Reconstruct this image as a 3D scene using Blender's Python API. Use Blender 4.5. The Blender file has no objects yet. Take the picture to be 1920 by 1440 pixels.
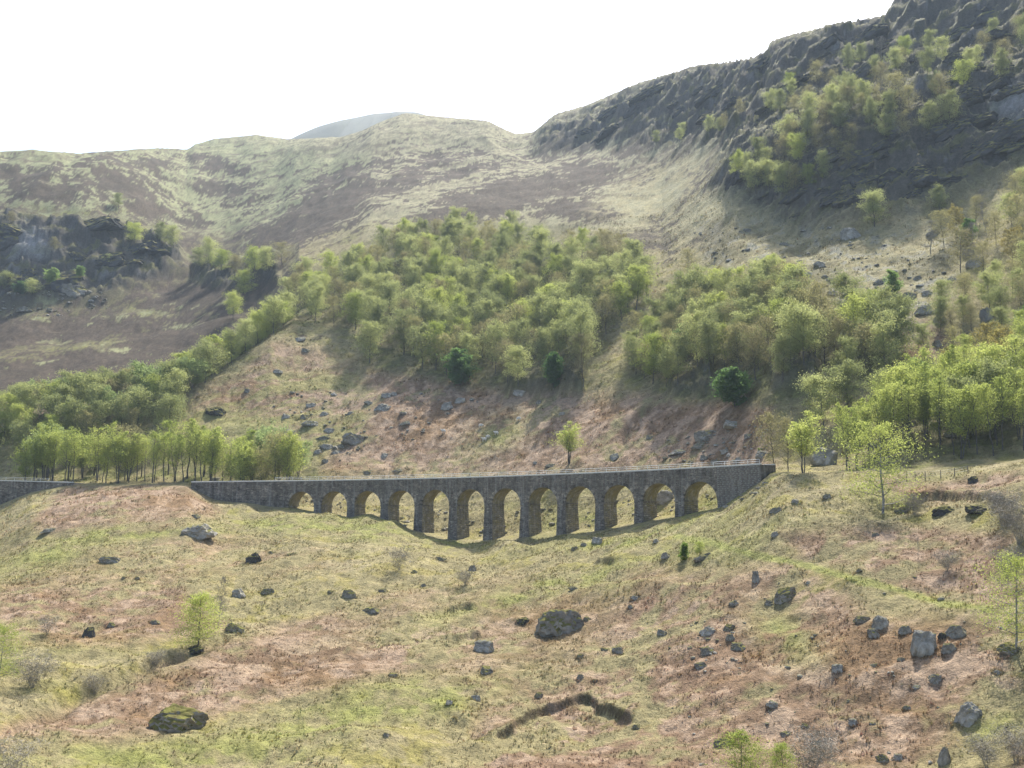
import bpy, math, random
import numpy as np
from mathutils import Vector, Matrix, Euler

# ------------------------------------------------------------------ camera, sky, sun, exposure
R = math.radians
SC = bpy.context.scene
COL = SC.collection
FPX, PITCH = 1880.0, R(6.67)                     # focal length in pixels of a 1920 wide frame
cam = bpy.data.objects.new('camera', bpy.data.cameras.new('camera'))
COL.objects.link(cam)
cam.data.sensor_width = 36.0
cam.data.lens = 36.0 * FPX / 1920.0
cam.data.clip_start, cam.data.clip_end = 0.3, 9000.0
cam.location = (0, 0, 0)
cam.rotation_euler = (R(90) + PITCH, 0, 0)
SC.camera = cam

SUN_AZ, SUN_EL = R(22.0), R(54.0)
world = bpy.data.worlds.new('World'); SC.world = world; world.use_nodes = True
wn = world.node_tree.nodes; wl = world.node_tree.links
sky = wn.new('ShaderNodeTexSky'); sky.sky_type = 'NISHITA'; sky.sun_disc = False
sky.sun_elevation = SUN_EL; sky.sun_rotation = SUN_AZ
sky.altitude = 300; sky.air_density = 1.0; sky.dust_density = 4.0; sky.ozone_density = 1.0
bg = wn['Background']; bg.inputs['Strength'].default_value = 0.15
wl.new(sky.outputs[0], bg.inputs['Color'])
sl = bpy.data.lights.new('sun', 'SUN'); sl.energy = 4.6; sl.angle = R(0.6); sl.color = (1.0, 0.95, 0.86)
sun = bpy.data.objects.new('sun', sl); COL.objects.link(sun)
sdir = Vector((math.sin(SUN_AZ) * math.cos(SUN_EL), math.cos(SUN_AZ) * math.cos(SUN_EL), math.sin(SUN_EL)))
sun.rotation_euler = (-sdir).to_track_quat('-Z', 'Y').to_euler()
sun.location = sdir * 900
SC.view_settings.view_transform = 'Standard'; SC.view_settings.look = 'None'
SC.view_settings.gamma = 1.0; SC.view_settings.exposure = 1.05
SC.render.engine = 'CYCLES'
SC.cycles.max_bounces = 6; SC.cycles.diffuse_bounces = 3; SC.cycles.transmission_bounces = 4
SC.cycles.transparent_max_bounces = 4; SC.cycles.volume_bounces = 0
SC.cycles.use_denoising = True
SC.cycles.use_adaptive_sampling = True; SC.cycles.adaptive_threshold = 0.01

rng = np.random.default_rng(7)
random.seed(7)

# ------------------------------------------------------------------ small tools
def rays(u, v):
    u = np.asarray(u, float); v = np.asarray(v, float)
    x = (u - 960) / FPX; z = -(v - 720) / FPX
    Y = math.cos(PITCH) - math.sin(PITCH) * z
    Z = math.sin(PITCH) + math.cos(PITCH) * z
    return np.arctan2(x, Y), Z / np.hypot(x, Y)

def to_pixel(X, Y, Z):
    cy = math.cos(PITCH) * Y + math.sin(PITCH) * Z
    cz = -math.sin(PITCH) * Y + math.cos(PITCH) * Z
    cy = np.maximum(cy, 0.1)
    return 960 + FPX * X / cy, 720 - FPX * cz / cy

_perm = np.random.default_rng(3).permutation(4096)
_ga = np.random.default_rng(4).uniform(0, 2 * math.pi, 4096)
_gx, _gy = np.cos(_ga), np.sin(_ga)
def noise(x, y, seed=0):
    """gradient noise, about -0.7..0.7"""
    x = np.asarray(x, float) + seed * 17.31; y = np.asarray(y, float) - seed * 9.77
    xi = np.floor(x).astype(np.int64); yi = np.floor(y).astype(np.int64)
    fx = x - xi; fy = y - yi
    def g(ix, iy, dx, dy):
        h = _perm[(_perm[ix & 4095] + iy) & 4095]
        return _gx[h] * dx + _gy[h] * dy
    wx = fx * fx * fx * (fx * (fx * 6 - 15) + 10); wy = fy * fy * fy * (fy * (fy * 6 - 15) + 10)
    a = g(xi, yi, fx, fy); b = g(xi + 1, yi, fx - 1, fy)
    c = g(xi, yi + 1, fx, fy - 1); d = g(xi + 1, yi + 1, fx - 1, fy - 1)
    return (a + (b - a) * wx) * (1 - wy) + (c + (d - c) * wx) * wy
def fbm(x, y, octaves=4, seed=0, gain=0.5):
    s = 0; a = 1.0; f = 1.0
    for i in range(octaves):
        s = s + a * noise(x * f, y * f, seed + i * 5); a *= gain; f *= 2.03
    return s
def cells(x, y, seed=0):
    """a random height for each irregular cell, for blocky broken rock"""
    x = np.asarray(x, float) + seed * 31.7; y = np.asarray(y, float) + seed * 11.3
    xi = np.floor(x).astype(np.int64); yi = np.floor(y).astype(np.int64); best = np.full(x.shape, 9.0); val = np.zeros(x.shape)
    for dx in (-1, 0, 1):
        for dy in (-1, 0, 1):
            h = _perm[(_perm[(xi + dx) & 4095] + yi + dy) & 4095]; k = _perm[h]
            d = (xi + dx + (h / 4096.0) - x) ** 2 + (yi + dy + (k / 4096.0) - y) ** 2
            v = (_perm[(k + 77) & 4095] / 4096.0) - 0.5
            m = d < best; best = np.where(m, d, best); val = np.where(m, v, val)
    return val
def smooth(e0, e1, x):
    t = np.clip((x - e0) / (e1 - e0), 0, 1); return t * t * (3 - 2 * t)

def tag(o, label=None, cat=None, group=None, kind=None):
    if label: o['label'] = label
    if cat: o['category'] = cat
    if group: o['group'] = group
    if kind: o['kind'] = kind
    return o
def mesh_of(name, V, F, mat=None, smooth_shade=False):
    m = bpy.data.meshes.new(name)
    m.from_pydata([tuple(map(float, p)) for p in V], [], F)
    if mat: m.materials.append(mat)
    if smooth_shade: m.polygons.foreach_set('use_smooth', [True] * len(m.polygons))
    m.update(); return m
def link(name, me, parent=None, loc=None):
    o = bpy.data.objects.new(name, me); COL.objects.link(o)
    if parent: o.parent = parent
    if loc is not None: o.location = loc
    return o
def grid_mesh(name, V, nfaces_quads, mat, smooth_shade=True):
    """fast mesh from arrays: V (n,3), quads (m,4)"""
    m = bpy.data.meshes.new(name)
    n, k = len(V), len(nfaces_quads)
    w = nfaces_quads.shape[1]
    m.vertices.add(n); m.vertices.foreach_set('co', V.astype(np.float32).ravel())
    m.loops.add(k * w); m.loops.foreach_set('vertex_index', nfaces_quads.astype(np.int32).ravel())
    m.polygons.add(k); m.polygons.foreach_set('loop_start', np.arange(0, k * w, w, dtype=np.int32))
    m.polygons.foreach_set('loop_total', np.full(k, w, dtype=np.int32))
    if smooth_shade: m.polygons.foreach_set('use_smooth', np.ones(k, dtype=bool))
    if mat: m.materials.append(mat)
    m.update(calc_edges=True); return m
def color_attr(m, C):
    a = m.color_attributes.new('Col', 'FLOAT_COLOR', 'POINT')
    a.data.foreach_set('color', np.c_[C, np.ones(len(C))].astype(np.float32).ravel())

class Soup:
    """collects boxes / tubes / faces into one mesh"""
    def __init__(s): s.V = []; s.F = []
    def add(s, V, F):
        b = len(s.V); s.V += [tuple(p) for p in V]; s.F += [tuple(i + b for i in f) for f in F]
    def hexa(s, P):   # 8 corners: bottom 0-3, top 4-7
        s.add(P, [(0, 3, 2, 1), (4, 5, 6, 7), (0, 1, 5, 4), (1, 2, 6, 5), (2, 3, 7, 6), (3, 0, 4, 7)])
    def tube(s, pts, rad, n=5):
        pts = [Vector(p) for p in pts]; V = []; F = []
        for i, p in enumerate(pts):
            d = (pts[min(i + 1, len(pts) - 1)] - pts[max(i - 1, 0)]).normalized()
            a = d.orthogonal().normalized(); b = d.cross(a)
            for k in range(n):
                t = 2 * math.pi * k / n
                V.append(p + (a * math.cos(t) + b * math.sin(t)) * rad[i])
        for i in range(len(pts) - 1):
            for k in range(n):
                F.append((i * n + k, i * n + (k + 1) % n, (i + 1) * n + (k + 1) % n, (i + 1) * n + k))
        F.append(tuple(range(n))[::-1]); F.append(tuple((len(pts) - 1) * n + k for k in range(n)))
        s.add(V, F)
    def mesh(s, name, mat, sm=False): return mesh_of(name, s.V, s.F, mat, sm)

# ------------------------------------------------------------------ materials
def new_mat(name):
    m = bpy.data.materials.new(name); m.use_nodes = True
    nt = m.node_tree; b = nt.nodes['Principled BSDF']
    b.inputs['Roughness'].default_value = 0.95
    b.inputs['Specular IOR Level'].default_value = 0.15
    return m, nt, b
def nd(nt, t, **kw):
    n = nt.nodes.new(t)
    for k, v in kw.items(): setattr(n, k, v)
    return n
def ramp(nt, stops):
    r = nd(nt, 'ShaderNodeValToRGB'); e = r.color_ramp.elements
    while len(e) < len(stops): e.new(0.5)
    for i, (p, c) in enumerate(stops): e[i].position = p; e[i].color = (*c, 1)
    return r
def noise_node(nt, scale, detail=4, rough=0.6, coord='Object', vec=None, dist=0.0):
    n = nd(nt, 'ShaderNodeTexNoise'); n.inputs['Scale'].default_value = scale
    n.inputs['Detail'].default_value = detail; n.inputs['Roughness'].default_value = rough
    n.inputs['Distortion'].default_value = dist
    if vec is None:
        tc = nd(nt, 'ShaderNodeTexCoord'); vec = tc.outputs[coord]
    nt.links.new(vec, n.inputs['Vector']); return n
def mixc(nt, fac, a, b, mode='MIX'):
    m = nd(nt, 'ShaderNodeMix', data_type='RGBA', blend_type=mode)
    for sock, val in ((m.inputs[0], fac), (m.inputs[6], a), (m.inputs[7], b)):
        if hasattr(val, 'is_linked'): nt.links.new(val, sock)
        elif isinstance(val, (int, float)): sock.default_value = val
        else: sock.default_value = (*val, 1)
    return m.outputs[2]

def ground_material():
    m, nt, b = new_mat('hill_ground')
    at = nd(nt, 'ShaderNodeAttribute', attribute_name='Col')
    n1 = noise_node(nt, 0.9, 5, 0.7); n2 = noise_node(nt, 3.4, 4, 0.75)
    r1 = ramp(nt, [(0.30, (0.74, 0.74, 0.74)), (0.70, (1.25, 1.25, 1.25))])
    r2 = ramp(nt, [(0.32, (0.72, 0.72, 0.72)), (0.68, (1.26, 1.26, 1.25))])
    nt.links.new(n1.outputs['Fac'], r1.inputs[0]); nt.links.new(n2.outputs['Fac'], r2.inputs[0])
    c = mixc(nt, 1.0, at.outputs['Color'], r1.outputs[0], 'MULTIPLY')
    c = mixc(nt, 1.0, c, r2.outputs[0], 'MULTIPLY')
    nt.links.new(c, b.inputs['Base Color'])
    bp = nd(nt, 'ShaderNodeBump'); bp.inputs['Strength'].default_value = 0.9; bp.inputs['Distance'].default_value = 0.28
    nt.links.new(n2.outputs['Fac'], bp.inputs['Height'])
    bp2 = nd(nt, 'ShaderNodeBump'); bp2.inputs['Strength'].default_value = 0.7; bp2.inputs['Distance'].default_value = 0.7
    nt.links.new(n1.outputs['Fac'], bp2.inputs['Height']); nt.links.new(bp.outputs[0], bp2.inputs['Normal'])
    nt.links.new(bp2.outputs[0], b.inputs['Normal'])
    return m

def attr_material(name, translucent=0.0):
    m, nt, b = new_mat(name)
    at = nd(nt, 'ShaderNodeAttribute', attribute_name='Col')
    nt.links.new(at.outputs['Color'], b.inputs['Base Color'])
    if translucent:
        tr = nd(nt, 'ShaderNodeBsdfTranslucent'); mx = nd(nt, 'ShaderNodeMixShader')
        nt.links.new(at.outputs['Color'], tr.inputs['Color']); mx.inputs[0].default_value = translucent
        nt.links.new(b.outputs[0], mx.inputs[1]); nt.links.new(tr.outputs[0], mx.inputs[2])
        nt.links.new(mx.outputs[0], nt.nodes['Material Output'].inputs['Surface'])
    return m

def leaf_material(name, c_lo, c_hi, trans=0.62):
    m, nt, b = new_mat(name)
    oi = nd(nt, 'ShaderNodeObjectInfo')
    n = noise_node(nt, 1.3, 3, 0.6)
    mx_ = nd(nt, 'ShaderNodeMath', operation='ADD'); mx_.use_clamp = True
    sc_ = nd(nt, 'ShaderNodeMath', operation='MULTIPLY_ADD')
    nt.links.new(oi.outputs['Random'], sc_.inputs[0]); sc_.inputs[1].default_value = 0.75; sc_.inputs[2].default_value = -0.38
    nt.links.new(n.outputs['Fac'], mx_.inputs[0]); nt.links.new(sc_.outputs[0], mx_.inputs[1])
    r = ramp(nt, [(0.2, c_lo), (0.8, c_hi)]); nt.links.new(mx_.outputs[0], r.inputs[0])
    tr = nd(nt, 'ShaderNodeBsdfTranslucent'); mx = nd(nt, 'ShaderNodeMixShader'); mx.inputs[0].default_value = trans
    nt.links.new(r.outputs[0], b.inputs['Base Color']); nt.links.new(r.outputs[0], tr.inputs['Color'])
    b.inputs['Roughness'].default_value = 0.7
    nt.links.new(b.outputs[0], mx.inputs[1]); nt.links.new(tr.outputs[0], mx.inputs[2])
    nt.links.new(mx.outputs[0], nt.nodes['Material Output'].inputs['Surface'])
    return m

def bark_material(name, lo, hi):
    m, nt, b = new_mat(name)
    n = noise_node(nt, 2.5, 4, 0.7)
    r = ramp(nt, [(0.35, lo), (0.65, hi)]); nt.links.new(n.outputs['Fac'], r.inputs[0])
    nt.links.new(r.outputs[0], b.inputs['Base Color']); return m

def rock_material(name, moss=0.5, base=((0.08, 0.074, 0.063), (0.22, 0.205, 0.175), (0.41, 0.385, 0.33))):
    m, nt, b = new_mat(name)
    n1 = noise_node(nt, 0.9, 7, 0.7, dist=0.4); n2 = noise_node(nt, 4.0, 4, 0.7); n3 = noise_node(nt, 0.55, 5, 0.7)
    r = ramp(nt, [(0.32, base[0]), (0.52, base[1]), (0.72, base[2])])
    nt.links.new(n1.outputs['Fac'], r.inputs[0])
    geo = nd(nt, 'ShaderNodeNewGeometry'); sx = nd(nt, 'ShaderNodeSeparateXYZ')
    nt.links.new(geo.outputs['Normal'], sx.inputs[0])
    ad = nd(nt, 'ShaderNodeMath', operation='ADD'); nt.links.new(sx.outputs['Z'], ad.inputs[0]); nt.links.new(n3.outputs['Fac'], ad.inputs[1])
    mr = nd(nt, 'ShaderNodeMapRange'); mr.inputs['From Min'].default_value = 1.55 - 0.7 * moss; mr.inputs['From Max'].default_value = 1.72 - 0.7 * moss
    nt.links.new(ad.outputs[0], mr.inputs['Value'])
    rm = ramp(nt, [(0.35, (0.075, 0.062, 0.025)), (0.65, (0.15, 0.15, 0.035))]); nt.links.new(n2.outputs['Fac'], rm.inputs[0])
    c = mixc(nt, mr.outputs[0], r.outputs[0], rm.outputs[0])
    nt.links.new(c, b.inputs['Base Color'])
    bp = nd(nt, 'ShaderNodeBump'); bp.inputs['Strength'].default_value = 0.8; bp.inputs['Distance'].default_value = 0.25
    nt.links.new(n1.outputs['Fac'], bp.inputs['Height']); nt.links.new(bp.outputs[0], b.inputs['Normal'])
    return m

def stone_material(name, moss=False, streak=0.5):
    m, nt, b = new_mat(name)
    n1 = noise_node(nt, 0.55, 7, 0.75); n2 = noise_node(nt, 5.0, 3, 0.7)
    r = ramp(nt, [(0.30, (0.062, 0.054, 0.045)), (0.50, (0.165, 0.146, 0.122)), (0.70, (0.34, 0.30, 0.245))]) if not moss else ramp(nt, [(0.28, (0.09, 0.085, 0.072)), (0.5, (0.24, 0.225, 0.19)), (0.72, (0.44, 0.42, 0.37))])  # mossy variant also gets a paler ramp: bounced light painted into the stone
    nt.links.new(n1.outputs['Fac'], r.inputs[0])
    r2 = ramp(nt, [(0.3, (0.6, 0.6, 0.6)), (0.7, (1.35, 1.35, 1.35))]); nt.links.new(n2.outputs['Fac'], r2.inputs[0])
    c = mixc(nt, 1.0, r.outputs[0], r2.outputs[0], 'MULTIPLY')
    ge = nd(nt, 'ShaderNodeNewGeometry'); ri = ramp(nt, [(0.0, (0.62, 0.62, 0.62)), (0.6, (1.0, 1.0, 1.0)), (1.0, (1.7, 1.66, 1.6))]); nt.links.new(ge.outputs['Random Per Island'], ri.inputs[0])
    c = mixc(nt, 1.0, c, ri.outputs[0], 'MULTIPLY')
    tc = nd(nt, 'ShaderNodeTexCoord'); mp = nd(nt, 'ShaderNodeMapping'); mp.inputs['Scale'].default_value = (1.6, 1.6, 0.10)
    nt.links.new(tc.outputs['Object'], mp.inputs['Vector'])
    n3 = noise_node(nt, 1.0, 5, 0.75, vec=mp.outputs[0])
    r3 = ramp(nt, [(0.51, (0, 0, 0)), (0.65, (streak, streak, streak))]); nt.links.new(n3.outputs['Fac'], r3.inputs[0])
    c = mixc(nt, r3.outputs[0], c, (0.40, 0.39, 0.36))
    if moss:
        n4 = noise_node(nt, 0.8, 4, 0.7)
        r4 = ramp(nt, [(0.4, (0, 0, 0)), (0.62, (0.75, 0.75, 0.75))]); nt.links.new(n4.outputs['Fac'], r4.inputs[0])
        c = mixc(nt, r4.outputs[0], c, (0.25, 0.21, 0.08))
    nt.links.new(c, b.inputs['Base Color'])
    bp = nd(nt, 'ShaderNodeBump'); bp.inputs['Strength'].default_value = 0.6; bp.inputs['Distance'].default_value = 0.08
    nt.links.new(n2.outputs['Fac'], bp.inputs['Height']); nt.links.new(bp.outputs[0], b.inputs['Normal'])
    return m
def plain(name, c, rough=0.9, metal=0.0):
    m, nt, b = new_mat(name)
    n = noise_node(nt, 3.0, 3, 0.6)
    r = ramp(nt, [(0.3, tuple(x * 0.8 for x in c)), (0.7, tuple(min(1, x * 1.2) for x in c))]); nt.links.new(n.outputs['Fac'], r.inputs[0])
    nt.links.new(r.outputs[0], b.inputs['Base Color']); b.inputs['Roughness'].default_value = rough; b.inputs['Metallic'].default_value = metal
    return m

M = dict(
    ground=ground_material(), tuft=attr_material('tuft_blades', 0.3),
    rock=rock_material('grey_rock', 0.65), rock_moss=rock_material('mossy_rock', 0.95),
    rock_bare=rock_material('bare_rock', 0.4, ((0.10, 0.095, 0.083), (0.275, 0.26, 0.225), (0.48, 0.455, 0.395))),
    rock_dark=rock_material('dark_rock', 0.75, ((0.025, 0.025, 0.027), (0.06, 0.058, 0.056), (0.11, 0.105, 0.10))),
    stone=stone_material('viaduct_stone', False, 0.55), stone_soffit_lit=stone_material('viaduct_soffit_stone_lit', True, 0.75),  # soffit and flank copy is lighter, bounce light put into its colour
    coping=plain('coping_stone', (0.55, 0.53, 0.48)), deck=plain('deck_gravel', (0.22, 0.20, 0.17)),
    steel=plain('pale_painted_rail', (0.72, 0.72, 0.70), 0.5, 0.0), wood=plain('weathered_wood', (0.16, 0.14, 0.12)),
    leaf_birch=leaf_material('birch_leaves', (0.225, 0.255, 0.10), (0.39, 0.42, 0.165)),
    leaf_fresh=leaf_material('fresh_birch_leaves', (0.28, 0.335, 0.08), (0.42, 0.465, 0.13)),
    leaf_olive=leaf_material('budding_leaves', (0.22, 0.205, 0.10), (0.31, 0.295, 0.125)),
    leaf_willow=leaf_material('willow_leaves', (0.24, 0.31, 0.12), (0.33, 0.40, 0.16)),
    leaf_green=leaf_material('deep_green_leaves', (0.075, 0.145, 0.045), (0.13, 0.215, 0.065)),
    leaf_bright=leaf_material('bright_green_leaves', (0.19, 0.29, 0.085), (0.27, 0.37, 0.12)),
    leaf_rust=leaf_material('bronze_leaves', (0.23, 0.20, 0.065), (0.32, 0.285, 0.09)),
    leaf_pine=leaf_material('conifer_needles', (0.16, 0.24, 0.04), (0.24, 0.32, 0.06)),
    bark=bark_material('grey_bark', (0.05, 0.045, 0.04), (0.13, 0.12, 0.11)),
    bark_pale=bark_material('birch_bark', (0.10, 0.09, 0.085), (0.36, 0.35, 0.33)),
    twig=bark_material('twigs', (0.17, 0.155, 0.125), (0.32, 0.295, 0.25)),
    wool=plain('sheep_wool', (0.62, 0.59, 0.52)), 
)

# ------------------------------------------------------------------ the lie of the land
TH = R(34.0); TT, ST, CT = math.tan(TH), math.sin(TH), math.cos(TH)
def track_r(az):
    """distance from the viewpoint to the front face of the curved railway line"""
    az = np.asarray(az, float)
    return np.where(az < 0.253, 212.0 * np.exp(-TT * np.minimum(az, 0.253)), 178.74 * np.exp(-0.12 * (az - 0.253)))

azd = np.radians(np.r_[np.linspace(-56, -30.2, 40), np.arange(-30, 30.001, 0.07), np.linspace(30.2, 56, 40)])
NC, NR = len(azd), 880
UU = np.arange(-900, 2821, 4.0)
def line_uv(pts):
    p = np.array(pts, float); v = np.interp(UU, p[:, 0], p[:, 1])
    az, t = rays(UU, v)
    o = np.argsort(az)
    return np.interp(azd, az[o], t[o])
def par(pts, k=2):
    p = np.array(pts, float)
    w = np.interp(UU, p[:, 0], p[:, k]); az, _ = rays(UU, np.full_like(UU, 800.0))
    return np.interp(azd, az, w)

S = track_r(azd)
knD, knZ = [], []
def knot(D, z): knD.append(np.asarray(D, float) + 0 * azd); knZ.append(np.asarray(z, float) + 0 * azd)
knot(0.5, -1.72); knot(12, -8.0); knot(35, -20.0); knot(60, -26.0)
def line_D(pts, D): knot(D, line_uv(pts) * D)
line_D([(-900, 1560), (2800, 1560)], 80 + 0 * azd)
F1 = [(-900, 1440, 108), (0, 1440, 104), (500, 1440, 100), (1200, 1440, 98), (1920, 1440, 92), (2800, 1440, 88)]
line_D(F1, par(F1))
F2 = [(-900, 1180, 160), (0, 1180, 158), (500, 1180, 150), (960, 1180, 142), (1300, 1180, 130), (1600, 1180, 119), (1920, 1180, 112), (2800, 1180, 106)]
line_D(F2, par(F2))
T1 = [(-900, 990), (-400, 985), (-100, 968), (0, 950), (60, 925), (125, 912), (200, 911), (350, 913), (365, 920), (400, 937), (450, 946), (540, 953), (600, 964),
      (660, 976), (720, 982), (780, 998), (845, 1014), (906, 1017), (975, 1011), (1045, 1005), (1116, 999), (1190, 985), (1270, 971), (1354, 952),
      (1400, 922), (1445, 893), (1470, 887), (1600, 886), (1720, 890), (1800, 882), (1920, 864), (2800, 830)]
line_D(T1, S - 3.0)
T2 = [(-900, 965), (-400, 960), (0, 938), (60, 918), (125, 905), (350, 906), (400, 928), (540, 946), (600, 957), (660, 968), (720, 974), (780, 989), (845, 1004),
      (906, 1006), (975, 1001), (1045, 996), (1116, 989), (1190, 976), (1270, 963), (1354, 946), (1400, 914), (1445, 884), (1600, 880), (1920, 858), (2800, 820)]
line_D(T2, S + 6.0)
H1 = [(-900, 940), (-400, 925), (0, 905), (125, 897), (350, 895), (450, 908), (540, 917), (660, 935), (780, 954), (906, 966), (1045, 957), (1190, 940),
      (1354, 908), (1445, 866), (1600, 850), (1920, 812), (2800, 760)]
line_D(H1, S + 17.0)
def line_m(pts):
    """a line at the given picture height, reached from the line before at the given ground slope"""
    t = line_uv([(p[0], p[1]) for p in pts]); m = par(pts)
    m = np.maximum(m, t + 0.07)
    D0, z0 = knD[-1], knZ[-1]
    D = (m * D0 - z0) / (m - t); D = np.maximum(D, D0 + 2.0)
    knot(D, t * D)
def line_dip(dD, pts):
    m = par(pts, 1); knot(knD[-1] + dD, knZ[-1] + m * dD)
line_m([(-900, 860, .5), (-400, 850, .5), (0, 830, .55), (330, 800, .55), (2800, 800, .55), ][:-1] + [(1100, 800, .55), (1440, 795, .55), (1700, 775, .55), (1920, 745, .55), (2800, 680, .55)])
H2D = knD[-1].copy()
line_m([(-900, 810, .5), (-400, 800, .5), (0, 792, .5), (100, 777, .5), (200, 764, .5), (330, 742, .55), (400, 700, .55), (480, 650, .55), (550, 600, .58),
        (640, 600, .58), (960, 600, .58), (1440, 600, .58), (1750, 580, .58), (1920, 560, .58), (2800, 480, .6)])
SPUR_D = knD[-1].copy()
line_dip(28.0, [(-900, -.2), (420, -.22), (480, -.15), (560, .35), (640, .55), (2800, .6)])
line_m([(-900, 740, .45), (100, 735, .45), (330, 690, .45), (480, 600, .45), (560, 490, .5), (640, 458, .55), (700, 428, .6), (800, 395, .6), (900, 388, .6), (1000, 402, .6),
        (1100, 412, .6), (1240, 450, .6), (1300, 420, .6), (1370, 375, .6), (1440, 397, .6), (1500, 424, .6), (1640, 404, .6), (1750, 374, .62), (1920, 302, .65), (2800, 60, .8)])
CLIFF_D = knD[-1].copy()
line_m([(-900, 560, .5), (0, 562, .45), (200, 552, .45), (330, 540, .45), (420, 500, .5), (560, 440, .5), (700, 392, .5), (800, 365, .5), (960, 352, .5), (1100, 350, .5),
        (1240, 372, .55), (1330, 347, .65), (1370, 326, .95), (1440, 300, 1.1), (1540, 285, 1.2), (1700, 236, 1.2), (1850, 202, 1.25), (1920, 186, 1.25), (2800, -60, 1.5)])
line_m([(-900, 400, 1.2), (0, 412, 1.3), (150, 418, 1.3), (250, 430, .9), (330, 450, .6), (420, 440, .55), (560, 380, .5), (700, 337, .5), (960, 312, .5), (1100, 292, .52),
        (1240, 270, .58), (1370, 240, .68), (1440, 205, .75), (1700, 150, .78), (1920, 110, .8), (2800, -160, 1.0)])
line_m([(-900, 300, .52), (0, 287, .52), (60, 283, .52), (140, 290, .52), (200, 285, .52), (290, 279, .52), (352, 281, .52), (365, 272, .52), (400, 262, .52), (480, 254, .52),
        (540, 262, .52), (640, 259, .52), (680, 246, .52), (720, 228, .52), (760, 214, .53), (850, 222, .53), (915, 228, .53), (945, 243, .53), (968, 252, .53), (1000, 248, .55),
        (1015, 236, .56), (1040, 215, .57), (1100, 197, .6), (1200, 155, .65), (1300, 125, .7), (1400, 112, .72), (1434, 101, .74), (1446, 77, .76), (1500, 61, .76),
        (1600, 42, .76), (1660, 31, .76), (1674, 4, .8), (1700, -20, .8), (1920, -80, .85), (2800, -340, 1.1)])
SKY_D = knD[-1].copy()
line_dip(120.0, [(-900, .0), (2800, .0)])
line_dip(500.0, [(-900, -.25), (2800, -.25)])
KD, KZ = np.array(knD), np.array(knZ)          # knots x columns
for i in range(5, len(KD)):                     # soften the distances sideways, keep the sight lines
    hw = 7 if i < 13 else 34
    for _ in range(1 if i < 13 else 2):
        t = KZ[i] / KD[i]; d = np.convolve(np.pad(KD[i], hw, mode='edge'), np.ones(2 * hw + 1) / (2 * hw + 1), 'valid'); KD[i] = d; KZ[i] = t * d
KD = np.maximum.accumulate(KD + np.arange(len(KD))[:, None] * 1e-3, axis=0)

SKY_D, CLIFF_D, SPUR_D = KD[-3].copy(), KD[-6].copy(), KD[-8].copy()
SKY_T = KZ[-3] / KD[-3]

def pchip(x, y, q):
    h = np.diff(x); dl = np.diff(y) / h
    d = np.zeros_like(x)
    w1 = 2 * h[1:] + h[:-1]; w2 = h[1:] + 2 * h[:-1]
    ok = dl[:-1] * dl[1:] > 0
    with np.errstate(divide='ignore', invalid='ignore'):
        hm = (w1 + w2) / (w1 / dl[:-1] + w2 / dl[1:])
    d[1:-1] = np.where(ok, hm, 0); d[0] = dl[0]; d[-1] = dl[-1]
    i = np.clip(np.searchsorted(x, q) - 1, 0, len(h) - 1)
    s = (q - x[i]) / h[i]
    return (y[i] * (1 + 2 * s) * (1 - s) ** 2 + h[i] * d[i] * s * (1 - s) ** 2
            + y[i + 1] * s * s * (3 - 2 * s) + h[i] * d[i + 1] * s * s * (s - 1))

GD = np.zeros((NC, NR)); GZ = np.zeros((NC, NR))
for c in range(NC):
    q = np.geomspace(0.5, KD[-1, c], 3000)
    q[-1] = KD[-1, c]
    z = pchip(KD[:, c], KZ[:, c], q)
    el = np.arctan2(z, q)
    w = np.abs(np.diff(el)) * 620 + np.diff(np.log(q)) * np.where(q[1:] < 75, 12, np.where(q[1:] < 420, 190, 90))
    w *= np.where(q[1:] > SKY_D[c] + 20, 0.05, 1) * np.where(q[1:] < 60, 0.05, 1)
    cw = np.r_[0, np.cumsum(w)]
    GD[c] = np.interp(np.linspace(0, cw[-1], NR), cw, q)
    GZ[c] = np.interp(GD[c], q, z)
GX = GD * np.sin(azd)[:, None]; GY = GD * np.cos(azd)[:, None]
U0, V0 = to_pixel(GX, GY, GZ)
slope0 = np.abs(np.gradient(GZ, axis=1)) / np.maximum(np.gradient(GD, axis=1), 1e-3)

def poly_mask(U, V, poly, soft=12.0):
    """1 inside a picture polygon, soft edge"""
    P = np.array(poly, float); inside = np.zeros(U.shape, bool); d2 = np.full(U.shape, 1e9)
    for i in range(len(P)):
        x0, y0 = P[i]; x1, y1 = P[(i + 1) % len(P)]
        cond = (y0 > V) != (y1 > V)
        if y1 != y0: inside ^= cond & (U < (x1 - x0) * (V - y0) / (y1 - y0) + x0)
        ex, ey = x1 - x0, y1 - y0
        t = np.clip(((U - x0) * ex + (V - y0) * ey) / (ex * ex + ey * ey + 1e-9), 0, 1)
        d2 = np.minimum(d2, (U - x0 - t * ex) ** 2 + (V - y0 - t * ey) ** 2)
    sd = np.sqrt(d2) * np.where(inside, 1, -1)
    return smooth(-soft, soft, sd)
def blob(U, V, cx, cy, rx, ry, rot=0.0):
    c, s = math.cos(R(rot)), math.sin(R(rot))
    x = (U - cx) * c + (V - cy) * s; y = -(U - cx) * s + (V - cy) * c
    return np.exp(-((x / rx) ** 2 + (y / ry) ** 2))

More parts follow.
